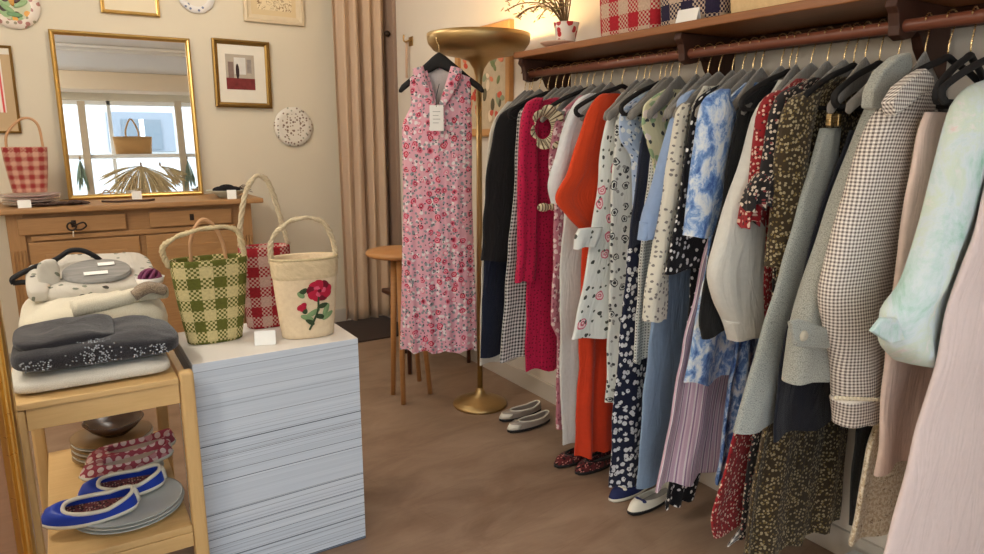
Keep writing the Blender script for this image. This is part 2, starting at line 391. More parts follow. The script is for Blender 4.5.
M_china = plain('white china', (228, 220, 206), .25, var=.03)
def wall_plate(label, x, z, r, rimmat, wellmat, extra=None):
    y = YB-.002
    t = thing('wall_plate', label, 'plate', (x, y, z))
    def disc(prof, n=96, scal=0):
        return MB().grid([[(x+q*(1+scal*(.5+.5*math.cos(10*a*2*PI/n)))*math.cos(2*PI*a/n), y-d, z+q*(1+scal*(.5+.5*math.cos(10*a*2*PI/n)))*math.sin(2*PI*a/n)) for a in range(n)] for q, d in prof], True, False, False)
    disc([(r*.55, .001), (r*.62, .003), (r, .013), (r*.995, .017), (r*.66, .010), (r*.6, .009)], scal=.014).build('rim', rimmat, t, True)
    disc([(r*.64, .0105), (r*.58, .0095), (r*.3, .0092), (.001, .009)]).build('well', wellmat, t, True)
    return t, y
def speck(name, base, layers):
    N = NM(name, .3, 0, 0, .5); p = N.map(N.co(), (1, .001, 1), rot=(PI/2, 0, 0)); col = lin(base)
    for i, (c, sc, r, k) in enumerate(layers):
        V = N.vor(N.map(p, (1,1,1), (i*.31, i*.7, 0)), sc, 1); col = N.mix(N.math('MULTIPLY', N.lt(V[0], r), N.lt(N.sep(V[1])[0], k)), col, c)
    return N.done(col)
wall_plate('round white china plate with brown sprigs below the red sofa print', 1.487, 1.49, .137, speck('sprig rim', (226, 218, 204), [((132, 104, 86), 44, .28, .4), ((160, 160, 140), 40, .25, .25)]), speck('sprig well', (228, 220, 206), [((124, 98, 80), 40, .32, .4), ((150, 128, 104), 56, .3, .35)]))
wall_plate('white plate with blue specks cut by the top edge of the wall', 0.90, 2.325, .115, speck('blue rim', (224, 220, 216), [((110, 120, 150), 40, .3, .5)]), M_china)
t, y = wall_plate('large plate with green leaf painting in the top left corner', -.10, 2.165, .13, speck('pink leaf rim', (226, 212, 196), [((176, 120, 110), 26, .32, .55), ((150, 140, 110), 30, .25, .3)]), speck('plate green', (196, 196, 160), [((150, 178, 126), 14, .45, .7), ((70, 52, 44), 16, .3, .4), ((226, 160, 60), 18, .3, .3)]))
for k, (dx, dz, a, c) in enumerate([(-.03, -.02, .6, (136, 170, 118)), (.035, .01, -.5, (150, 180, 130)), (-.01, .035, 1.4, (206, 150, 60)), (.0, -.05, .1, (110, 150, 100)), (.03, .045, 2.2, (76, 54, 46))]):
    MB().ball((0,0,0), .04, .003, .014).xf(Matrix.Translation((-.10+dx, y-.011, 2.165+dz)) @ Matrix.Rotation(a, 4, 'Y')).build('painted_leaf', plain('leaf paint %d' % k, c, .4), t, True)

# ------------------------------------------------------------------ dresser
M_pine = wood('honey pine', (142, 102, 62), (190, 146, 98), (2.5, 30, 30), .5)
M_pinev = wood('honey pine upright', (142, 102, 62), (186, 142, 94), (30, 30, 2.5), .5)
DY, DT = 4.58, 1.035
t = thing('dresser', 'pine dresser with carved corner posts and keyed drawer against the back wall', 'dresser', (.4, 4.82, 0))
MB().box(-.33, 1.115, DY-.05, YB-.005, DT-.032, DT).build('top', M_pine, t, bevel=.008)
m = MB().box(-.255, 1.045, DY+.02, YB-.01, .04, DT-.033)
m.build('carcass', M_pine, t, bevel=.003)
for x in (-.255, .965):
    m = MB().box(x, x+.08, DY, DY+.019, .1, DT-.034)
    for k in range(4): m.tube([(x+.012+k*.018, DY-.001, .16), (x+.012+k*.018, DY-.001, .80)], .007, 8)
    m.build('corner_post', M_pinev, t, True if False else False, bevel=.002)
for x0, x1 in ((-.205, .325), (.45, .92)):
    d = MB().box(x0, x1, DY-.012, DY+.019, .885, .978).build('drawer', M_pine, t, bevel=.004)
    MB().box((x0+x1)/2-.012, (x0+x1)/2+.012, DY-.016, DY-.0125, .915, .955).build('keyhole_plate', M_iron, d, bevel=.002)
for x0, x1 in ((-.165, .385), (.42, .955)):
    m = MB().box(x0, x1, DY-.006, DY+.019, .14, .84); m.box(x0+.07, x1-.07, DY-.014, DY-.0065, .21, .77)
    m.build('door', M_pine, t, bevel=.006)
MB().box(-.15, .94, DY-.002, DY+.018, .848, .876).build('rail_moulding', M_pine, t, bevel=.004)
MB().box(-.27, 1.06, DY-.015, YB-.01, .0, .095).build('plinth', M_pinev, t, bevel=.005)
k = thing('key', 'iron key with a loop ring in the left dresser drawer', 'key', (.048, DY-.02, .94))
MB().tube([(.048, DY-.0165, .94), (.048, DY-.05, .94)], .005).build('key_shaft', M_iron, k, True)
MB().tube(arc((.048, DY-.055, .925), .022, 0, 2*PI, 20)[:-1], .005, 8, True).build('key_bow', M_iron, k, True)
MB().tube(catmull([(.065, DY-.057, .93), (.105, DY-.06, .945), (.12, DY-.058, .925), (.095, DY-.056, .905), (.065, DY-.056, .905)], 16), .005).build('ring', M_iron, k, True)
MB().tube([(.053, DY-.055, .90), (.051, DY-.055, .865)], .0035).build('tag_string', plain('pale string', (222, 210, 190), .8), k, True)

# ------------------------------------------------------------------ leaning mirror
LEAN = math.radians(2.6)
MZ0, MY0 = DT+.001, YB-.06
MXL, MXR, MH = .055, .835, 1.01
t = thing('mirror', 'large gold framed mirror leaning on the dresser against the wall', 'mirror', (.44, MY0, MZ0))
Rm = Matrix.Translation((0, MY0, MZ0)) @ Matrix.Rotation(-LEAN, 4, 'X')
rr = []
for a, b in [(0, 0), (0, .018), (.010, .026), (.019, .022), (.028, .014), (.028, 0)]:
    rr.append([(MXL+a, -b, a), (MXR-a, -b, a), (MXR-a, -b, MH-a), (MXL+a, -b, MH-a)])
MB().grid(rr, True).xf(Rm).build('frame', M_gold, t, bevel=.002)
MB().box(MXL+.005, MXR-.005, .0, .008, .005, MH-.005).xf(Rm).build('backing', M_dkwood, t)
N = NM('silvered glass', .01, 1.0); M_mirror = N.done((236, 238, 238))
MB().box(MXL+.024, MXR-.024, -.006, -.001, .024, MH-.024).xf(Rm).build('mirror_glass', M_mirror, t)
NMIR = Vector((0, -math.cos(LEAN), math.sin(LEAN)))
def refl(u, v, Y):
    d = RT*((u-492)/FPX) - UP*((v-277)/FPX) + FW
    P0 = Vector((0, MY0, MZ0)); tt = (P0-CAM).dot(NMIR)/d.dot(NMIR); h = CAM+d*tt
    r = d-NMIR*(2*d.dot(NMIR)); return h+r*((Y-h.y)/r.y)
# things standing in the shop window, seen in the mirror
WY = -1.0
a, b = refl(72, 155, WY), refl(190, 155, WY)
t = thing('display_stand', 'white window stand with a shelf reflected in the mirror', 'display stand', ((a.x+b.x)/2, WY, 0))
zsh = a.z
MB().box(a.x-.1, b.x+.25, WY-.13, WY+.05, zsh-.05, zsh).build('stand_shelf', M_white, t, bevel=.004)
M_postw = plain('pale wood post', (206, 190, 166), .6, var=.08)
for u in (80, 176):
    p = refl(u, 100, WY); q = refl(u+6 if u < 100 else u+5, 190, WY)
    MB().box(p.x-.045, p.x+.045, WY+.055, WY+.11, 0, refl(u, 102, WY).z).build('post', M_postw, t, bevel=.004)
MB().box(a.x-.1, b.x+.25, WY-.13, WY+.05, .3, .34).build('stand_base', M_white, t, bevel=.004)
p, q = refl(115, 154, WY-.05), refl(151, 137, WY-.05)
t = thing('straw_bag', 'tan straw handbag standing on the window stand, seen in the mirror', 'bag', ((p.x+q.x)/2, WY-.05, zsh))
M_strw = plain('tan raffia', (206, 160, 104), .9, var=.2, scale=90)
m = MB(); x0, x1 = min(p.x, q.x), max(p.x, q.x); hh = q.z-zsh
m.lathe([(.001, .0), (.5, .0), (.52, hh*.5), (.55, hh), (.51, hh-.005), (.49, .02), (.001, .02)], ((x0+x1)/2, WY-.05, zsh+.001), 36, (x1-x0)/1.05, .16)
m.build('bag_body', M_strw, t, True)
MB().tube(catmull([((x0+x1)/2-.08, WY-.05, zsh+hh-.02), ((x0+x1)/2-.075, WY-.05, zsh+hh+.1), ((x0+x1)/2, WY-.05, refl(130, 119, WY-.05).z), ((x0+x1)/2+.075, WY-.05, zsh+hh+.1), ((x0+x1)/2+.08, WY-.05, zsh+hh-.02)], 20), .011).build('bag_handle', M_strw, t, True)
def bundle(label, u0, v0, dirs, n, ln, mat, w, group=None):
    p = refl(u0, v0, WY+.09); m = MB(); rnd = random.Random(u0)
    t = thing('dried_bundle', label, 'dried plant', p, group)
    for i in range(n):
        a = rnd.uniform(*dirs); L = ln*rnd.uniform(.7, 1.05)
        pts = [p, p+Vector((math.sin(a)*L*.45, rnd.uniform(0, .06), -math.cos(a)*L*.35)), p+Vector((math.sin(a)*L, rnd.uniform(0, .1), -math.cos(a)*L-.05*rnd.random()))]
        m.tube(catmull(pts, 7), lambda s: lerp(.003, w, max(0, s-.35)/.65) if s < .93 else .002, 5)
    m.build('stalks', mat, t, True)
    MB().tube([p+Vector((0, 0, .002)), p+Vector((0, 0, .05))], .012).build('binding', plain('twine', (150, 120, 80), .9), t, True)
M_wheat = plain('dry wheat', (236, 214, 168), .9, var=.3, scale=40)
M_eucal = plain('grey green leaves', (150, 172, 152), .8, var=.3, scale=30)
bundle('big fan of dried wheat hanging under the window stand, seen in mirror', 141, 166, (-1.45, 1.1), 95, .55, M_wheat, .017)
bundle('dried grass sheaf hanging right of the wheat fan in the mirror', 160, 166, (.5, 1.35), 34, .38, M_wheat, .013)
bundle('grey green sprig bundle at the left of the mirror reflection', 80, 160, (-.25, .2), 22, .38, M_eucal, .012)
bundle('grey green sprig bundle at the right of the mirror reflection', 187, 160, (-.2, .25), 22, .38, M_eucal, .012)
# house across the street
t = thing('building', 'white house front with one window across the street, seen in mirror', 'building', (2.5, -9, 0))
M_fac = plain('white render', (172, 178, 180), .9)
a0, a1 = refl(110, 152, -8.98), refl(172, 113, -8.98); b0, b1 = refl(124, 150, -8.98), refl(160, 120, -8.98)
MB().box(-13, 13, -9.4, -9, -.06, 5.2).build('house_wall', M_fac, t)
f = MB().box(a0.x, a1.x, -8.99, -8.93, a0.z, a1.z).build('window_surround', plain('grey surround', (112, 122, 132), .8), t)
MB().box(b0.x, b1.x, -8.929, -8.9, b0.z, b1.z).build('window_glass', plain('street window glass', (84, 98, 108), .3), f)
MB().box((b0.x+b1.x)/2-.05, (b0.x+b1.x)/2+.05, -8.899, -8.87, b0.z, b1.z).build('window_bar', M_white, f)
# ================================================================== BAGS
def woven_bag(name, label, cx, cy, z0, h, wb, wt, d, mat, rot=0, parent_group=None, rimlift=.0, rimmat=None, lean=0, handles=(), sq=.75, inner=None):
    """open basket bag, elliptical loft with wall thickness; handles: list of (kind, [(x,y,z)...], radius, material)"""
    t = thing(name, label, 'bag', (cx, cy, z0), parent_group)
    R = Matrix.Translation((cx, cy, z0)) @ Matrix.Rotation(rot, 4, 'Z') @ Matrix.Rotation(lean, 4, 'X')
    n = 56; m = MB(); rings = []; uvr = []
    prof = [(0, .0, .9), (0, .015, 1.0)] + [(k/14, 0, 1) for k in range(1, 15)]
    def ring(tt, sc, zoff=0, inset=0):
        w = lerp(wb, wt, tt)*sc/2-inset; dd = d*lerp(.8, 1.05, tt)*sc/2-inset; out = []
        for j in range(n):
            a = 2*PI*j/n; ca, sa = math.cos(a), math.sin(a)
            x = w*math.copysign(abs(ca)**sq, ca); y = dd*math.copysign(abs(sa)**sq, sa)
            z = tt*h+zoff+rimlift*tt*tt*(x/max(wt,1e-6)*2)**2
            bul = 1+.03*math.sin(PI*tt)
            out.append(R @ Vector((x*bul, y*bul, z)))
        return out
    rings = [ring(0, .5), ring(0, .93), ring(.012, 1.0, 0)] + [ring(k/14, 1) for k in range(1, 15)] + [ring(1, 1, .004, .003), ring(1, 1, 0, .008), ring(.5, 1, 0, .009), ring(.1, 1, 0, .009)]
    m.grid(rings, True, True, True)
    per = [(0)]; w2, d2 = (wb+wt)/4, d/2
    for j in range(1, n+1):
        a, b = 2*PI*(j-1)/n, 2*PI*j/n
        P = lambda q: (w2*math.copysign(abs(math.cos(q))**sq, math.cos(q)), d2*math.copysign(abs(math.sin(q))**sq, math.sin(q)))
        per.append(per[-1]+math.dist(P(a), P(b)))
    vs = [0, .004, .012*h]+[h*k/14 for k in range(1, 15)]+[h+.004, h+.008, h*1.5, h*1.9]
    m.uv = []
    for i in range(len(rings)-1):
        for j in range(n): m.uv.append([(per[j], vs[i]), (per[j+1], vs[i]), (per[j+1], vs[i+1]), (per[j], vs[i+1])])
    m.uv.append([(0,0)]*n); m.uv.append([(0,0)]*n)
    m.build('bag_body', mat, t, True)
    rimp = [R @ Vector((lerp(wb,wt,1)/2*math.copysign(abs(math.cos(2*PI*j/n))**sq, math.cos(2*PI*j/n)), d*1.05/2*math.copysign(abs(math.sin(2*PI*j/n))**sq, math.sin(2*PI*j/n)), h+rimlift*(abs(math.cos(2*PI*j/n))**(2*sq)))) for j in range(n)]
    if rimmat: MB().tube(rimp, .0045, 8, True).build('rim', rimmat, t, True)
    for kind, pts, r, hm in handles:
        path = catmull([R @ Vector(p) for p in pts], 60)
        if kind == 'braid':
            m = MB()
            for s in range(3):
                m.tube([path[i]+Vector((math.cos(i*.75+s*2.09)*r*.55, math.sin(i*.75+s*2.09)*r*.55, math.sin(i*1.5+s*2.09)*r*.3)) for i in range(60)], r*.62, 6)
            m.build('braided_handle', hm, t, True)
        else: MB().tube(path, r, 8).build('strap_handle', hm, t, True)
    return t, R
M_raf = plain('raffia straw', (226, 204, 160), .9, var=.25, scale=160)
M_raf2 = plain('pale raffia', (226, 206, 170), .9, var=.22, scale=160)
M_leather = plain('tan leather strap', (196, 150, 108), .5)
M_green = gingham('green check straw weave', (106, 108, 40), (226, 208, 150), .072, .0075)
M_redw = gingham('red check straw weave', (176, 36, 46), (224, 184, 168), .072, .0075)
M_redw2 = gingham('brick red check straw weave', (170, 60, 56), (228, 176, 150), .05, .0075)
M_redbig = gingham('red check tote weave', (190, 34, 48), (218, 188, 164), .105, .0085)
M_navyw = gingham('navy check tote weave', (44, 36, 66), (214, 190, 166), .105, .0085)
def strawm(name, a, b, p=.012):
    N = NM(name, .9, 0, 0, .2); uv = N.co('UV')
    w = N.n('ShaderNodeTexBrick'); N.set(w.inputs['Vector'], N.map(uv, (1/p/2, 1/p, 1))); w.inputs['Scale'].default_value = 1; w.inputs['Mortar Size'].default_value = .07; w.inputs['Brick Width'].default_value = .8; w.inputs['Row Height'].default_value = .6
    N.bump(N.math('SUBTRACT', N.noise(uv, 120, 3), w.outputs[1]), .6, .003)
    return N.done(N.mix(N.math('MULTIPLY_ADD', N.noise(uv, 60, 4), .7), a, b))
M_straw = strawm('natural straw plait', (196, 166, 128), (234, 212, 178))
M_straw2 = strawm('golden straw weave', (184, 150, 104), (228, 200, 152), .016)

# ------------------------------------------------------------------ on the dresser
zt = DT+.001
t = thing('plate_stack', 'stack of pale plates under the red checked bag on the dresser', 'plates', (-.13, 4.8, zt))
for k in range(4):
    zz = zt+.016*k
    MB().lathe([(.001, 0), (.08, 0), (.135+.003*k, .014), (.139+.003*k, .017), (.08, .006), (.001, .005)], (-.13, 4.735, zz), 40).build('plate', plain('pale pink china %d' % k, (222, 204-3*k, 192), .3), t, True)
    if k == 3: ztp = zz+.006
bag, R = woven_bag('basket_bag', 'small brick red checked bag standing on plates at the left of the dresser', -.13, 4.735, zt+.0735, -.0+.25, .165, .218, .10, M_redw2,
    handles=[('strap', [(-.085, 0, .235), (-.07, 0, .33), (.01, 0, .41), (.075, 0, .38), (.09, 0, .235)], .007, M_leather)])
def tent_card(label, p, w, h, rot=0, group=None):
    t = MB(); d = h*.3
    t.add([(-w/2, -d, 0), (w/2, -d, 0), (w/2, 0, h), (-w/2, 0, h), (-w/2, d, 0), (w/2, d, 0)], [(0,1,2,3), (3,2,5,4)])
    t.xf(Matrix.Translation(p) @ Matrix.Rotation(rot, 4, 'Z'))
    o = t.build('price_card', M_card, None, solid=.001); return tag(o, label, 'card', group)
N = NM('white card', .7, 0, 0, .2); M_card = N.done((238, 236, 230))
tent_card('small white card in front of the pale plates on the dresser', (-.16, 4.59, zt), .062, .042)
tent_card('small white card at the foot of the gold mirror', (.42, 4.86, zt), .055, .05)
tent_card('small white card in front of the pale dish on the dresser', (.93, 4.57, zt), .055, .055, -.2)
# dark leaf trinkets on the dresser top
M_leafdk = plain('dark dried leaf', (74, 54, 46), .7)
def trinket(label, x, y, n, w, mat, seed):
    r = random.Random(seed); m = MB()
    for k in range(n):
        a = r.uniform(0, PI); c = Vector((x+r.uniform(-w, w), y+r.uniform(-.03, .03), zt+.008+.009*r.random()))
        m.ball((0,0,0), .04, .016, .007, 10, 6) if False else None
        s = len(m.v); m.ball((0,0,0), .055, .019, .010, 10, 6); m.xf(Matrix.Translation(c) @ Matrix.Rotation(a, 4, 'Z'), s)
    o = m.build('dried_leaf_garland', mat, None, True); return tag(o, label, 'garland')
trinket('dark dried leaf garland on the dresser between plates and mirror', -.0, 4.64, 18, .11, M_leafdk, 3)
g = MB().tube(catmull([(.22, 4.72, zt+.006), (.3, 4.66, zt+.006), (.38, 4.68, zt+.006), (.45, 4.65, zt+.006), (.5, 4.70, zt+.006)], 30), .006).build('bead_string', M_leafdk, None, True)
tag(g, 'thin dark bead string lying before the gold mirror', 'necklace')
t = thing('dish', 'pale shallow dish holding a black folded cloth on the right of the dresser', 'dish', (.93, 4.70, zt))
MB().lathe([(.001, 0), (.05, 0), (.06, .012), (.125, .045), (.128, .05), (.12, .047), (.05, .02), (.001, .018)], (.93, 4.70, zt), 36).build('dish_bowl', plain('pale celadon', (206, 206, 188), .35), t, True)
m = MB()
for k in range(3): m.ball((.89+.035*k, 4.70-.01*k, zt+.05+.012*(k == 1)), .05, .03, .022)
b = m.build('black_cloth', plain('black felt', (28, 24, 28), .95), None, True); tag(b, 'black folded cloth heaped in the pale dish on the dresser', 'cloth')
m = MB()
for k in range(4): m.tube([(.99, 4.70, zt+.052), (1.03, 4.70-.02*k, zt+.075-.008*k), (1.07, 4.71-.03*k, zt+.068-.012*k)], lambda s: .004*(1-s*.6), 6)
b = m.build('dried_twig', M_leafdk, None, True); tag(b, 'dry twig sticking out of the pale dish on the dresser', 'twig')

# ------------------------------------------------------------------ birch table with lower shelf
M_birch = wood('pale birch', (196, 156, 98), (226, 190, 134), (2.5, 30, 30), .45)
M_birchv = wood('pale birch upright', (196, 156, 98), (226, 190, 134), (30, 30, 2.5), .45)
TX0, TX1, TY0, TY1 = -.17, .277, 2.05, 2.86
t = thing('side_table', 'pale birch table with open lower shelf in the left foreground', 'table', (.06, 2.45, 0))
MB().box(TX0, TX1-.042, TY0-.004, TY1, .732, .75).build('table_top', M_birch, t, bevel=.003)
MB().box(TX0+.041, TX1-.042, TY0+.003, TY0+.022, .672, .731).build('front_apron', M_birch, t, bevel=.002)
MB().box(TX1-.03, TX1-.008, TY0+.042, TY1-.04, .672, .731).build('side_apron', M_birch, t, bevel=.002)
MB().box(TX0+.008, TX0+.03, TY0+.042, TY1-.04, .672, .731).build('side_apron', M_birch, t, bevel=.002)
for x, y, h in ((TX1-.04, TY0, .762), (TX0, TY0, .731), (TX1-.04, TY1-.04, .762), (TX0, TY1-.04, .731)):
    MB().box(x, x+.04, y, y+.04, 0, h).build('leg', M_birchv, t, bevel=.009)
MB().box(TX0+.041, TX1-.041, TY0+.004, TY1-.01, .265, .287).build('lower_shelf', M_birch, t, bevel=.003)
MB().box(TX0+.041, TX1-.041, TY0+.002, TY0+.024, .22, .264).build('shelf_rail', M_birch, t, bevel=.002)

# folded clothes on it
def superq(x0, x1, y0, y1, z0, z1, e=.35, lump=.006, sag=0, seed=0, n=48, m=20, shear=0, ez=.55):
    c = ((x0+x1)/2, (y0+y1)/2, (z0+z1)/2); a, b, d = (x1-x0)/2, (y1-y0)/2, (z1-z0)/2; q = MB()
    P = lambda v, k: math.copysign(abs(v)**k, v)
    rings = []
    for i in range(m+1):
        f = -PI/2+PI*i/m; row = []
        for j in range(n):
            g = 2*PI*j/n
            x, y, z = a*P(math.cos(f), ez)*P(math.cos(g), e), b*P(math.cos(f), ez)*P(math.sin(g), e), d*P(math.sin(f), ez)
            w = mnoise.noise(Vector((x*9+seed, y*9, z*16)))*lump+mnoise.noise(Vector((x*28+seed, y*28, z*40)))*lump*.35
            top = max(0, z/d)
            z2 = z+w*(.2+top)*2 - sag*top*(abs(x)/a)**2*d+shear*y
            row.append((c[0]+x+w*.6, c[1]+y+w*.6, c[2]+max(z2, -d+.0005+shear*y)))
        rings.append(row)
    q.grid(rings, True); q.uv = [[(q.v[i][0]+q.v[i][2]*.3, q.v[i][1]+q.v[i][2]) for i in f] for f in q.f]
    return q
M_knitw = tweed('off white knit', (206, 200, 186), (232, 226, 212), 420, rough=.95, bumpy=.5)
M_cream = tweed('cream knit', (208, 198, 174), (232, 224, 202), 360, bumpy=.5)
M_char = tweed('charcoal knit', (38, 37, 40), (62, 60, 64), 380, bumpy=.5)
t = thing('folded_sweater', 'off white folded knit at the bottom of the birch table pile', 'sweater', (.04, 2.25, .751))
superq(-.16, .228, 2.085, 2.39, .751, .798, .22, .003, .1, 3).build('sweater_body', M_knitw, t, True)
t = thing('folded_sweater', 'charcoal folded sweater with sequin specks on the off white knit', 'sweater', (.04, 2.25, .813))
superq(-.152, .258, 2.09, 2.385, .799, .876, .3, .007, .25, 8).build('sweater_body', M_char, t, True)
superq(-.147, .10, 2.13, 2.375, .855, .894, .4, .006, .3, 5).build('folded_sleeve', M_char, t, True)
N = NM('sequins', .25, .6); M_seq = N.done((176, 182, 190))
m = MB(); rnd = random.Random(4)
for k in range(190):
    g = rnd.random()
    x = rnd.gauss(.045, .025) if g < .5 else (rnd.uniform(-.13, -.06) if g < .7 else rnd.uniform(.12, .22))
    z = rnd.uniform(.816, .866) if g < .5 else rnd.uniform(.818, .845)
    m.ball((x, 2.0905-.002+rnd.random()*.002, z), .0024, .0012, .0024, 6, 4)
for k in range(60): m.ball((rnd.gauss(.05, .02), 2.095+.09*rnd.random()**1.5, .873), .0024, .0024, .0014, 6, 4)
s = m.build('sequins', M_seq, t, True); s['kind'] = 'stuff'; s['label'] = 'silvery sequin specks'
t = thing('folded_sweater', 'thick cream folded sweater behind the charcoal one on the birch table', 'sweater', (.06, 2.55, .751))
superq(-.145, .272, 2.395, 2.83, .751, .918, .35, .008, .25, 12).build('sweater_body', M_cream, t, True)
m = MB().tube(catmull([(.0, 2.41, .905), (.10, 2.425, .91), (.18, 2.44, .922), (.27, 2.47, .915)], 20), lambda s: .026-.004*s, 12)
m.uv = [[(m.v[i][0], m.v[i][1]+m.v[i][2]) for i in f] for f in m.f]; m.build('sweater_sleeve', M_cream, t, True)
m = MB()
for k in range(3): m.tube(catmull([(.17, 2.40+.02*k, .925), (.215, 2.405+.02*k, .945), (.262, 2.42+.02*k, .928)], 12), .016, 10)
m.uv = [[(m.v[i][0], m.v[i][1]+m.v[i][2]) for i in f] for f in m.f]
c = m.build('rolled_scarf', tweed('taupe knit', (120, 100, 80), (176, 156, 132), 300), None, True); tag(c, 'taupe knitted scarf rolled on the cream sweater beside the green bag', 'scarf')
# printed T-shirt on a black hanger, lying on the cream sweater
M_tee = dotted('grey white jersey with leaf prints', (198, 191, 178), [((72, 70, 64), 26, .22, .25, 1), ((116, 120, 104), 32, .22, .25, 1)])
t = thing('printed_tshirt', 'grey white T-shirt with leaf prints lying on the cream sweater', 't-shirt', (.08, 2.62, .92))
superq(-.075, .262, 2.545, 2.80, .922, .985, .4, .006, .35, 21, shear=.30).build('shirt_body', M_tee, t, True)
superq(-.118, -.045, 2.56, 2.75, .922, .985, .6, .008, .2, 23, shear=.30).build('shirt_sleeve', M_tee, t, True)
def on_tee(x, y): return Vector((x, y, .983+.30*(y-2.672)))
N = NM('grey photo print', .8, 0, 0, .2); p = N.co(); M_photo = N.done(N.mix(N.noise(N.map(p, (3, 40, 40)), 3, 3), (110, 108, 104), (164, 160, 154)))
rings = [[on_tee((.085)+.1*r*math.cos(2*PI*j/40), 2.625+.085*r*math.sin(2*PI*j/40)*(1 if math.sin(2*PI*j/40) > 0 else .75))+Vector((0, 0, .012+.004*(1-r))) for j in range(40)] for r in (1.02, 1, .98, .5, .01)]
for j in range(40): rings[0][j].z -= .012
MB().grid(rings).build('photo_print', M_photo, t, True)
for x0, x1, yy in ((.045, .115, 2.585), (.09, .14, 2.645)):
    m = MB(); m.grid([[on_tee(x, y)+Vector((0, 0, .0185)) for x in (x0, (x0*2+x1)/3, (x0+2*x1)/3, x1)] for y in (yy, yy+.022)], False); m.build('lettering_patch', M_card, t, solid=.001)
M_blackplastic = plain('black velvet', (24, 22, 23), .75)
superq(-.082, -.022, 2.602, 2.628, .925, 1.032, .7, .006, .1, 31).build('shirt_strap', M_tee, t, True)
t = thing('clothes_hanger', 'black hanger poking from the grey white T-shirt on the table', 'hanger', (-.02, 2.80, .98))
m = MB()
pts = [(-.150, 2.66, .955), (-.148, 2.66, .975), (-.09, 2.68, 1.0), (-.045, 2.69, 1.012), (-.02, 2.70, 1.022), (.015, 2.71, 1.042), (.05, 2.71, 1.04), (.085, 2.71, 1.018), (.11, 2.71, .99)]
m.tube(catmull(pts, 50), .0085, 10); m.tube([(-.152, 2.66, .958), (-.05, 2.665, .955), (.05, 2.67, .955)], .0085, 10)
m.build('hanger_body', M_blackplastic, t, True)
t = thing('small_bowl', 'small white bowl with purple ribbon on the cream sweater', 'bowl', (.245, 2.575, .94))
MB().lathe([(.001, 0), (.02, 0), (.038, .02), (.045, .042), (.042, .042), (.034, .02), (.001, .008)], (.232, 2.52, .919), 28).build('bowl_shell', plain('white bowl glaze', (232, 228, 220), .3), t, True)
m = MB()
for k in range(9):
    a = k*.7; m.tube(arc((.232, 2.52, .953), .032, 0, 2*PI, 16)[:-1], .007, 6, True); m.xf(Matrix.Translation((.232, 2.52, .953)) @ Matrix.Rotation(a, 4, 'Z') @ Matrix.Rotation(a*.4, 4, 'X') @ Matrix.Translation((-.232, -2.52, -.953)), len(m.v)-17*6)
m.build('ribbon_ball', [plain('purple ribbon', (110, 42, 78), .6)], None, True).name = 'ribbon_ball'
tag(bpy.data.objects['ribbon_ball'], 'wound purple ribbon sitting in the small white bowl', 'ribbon')

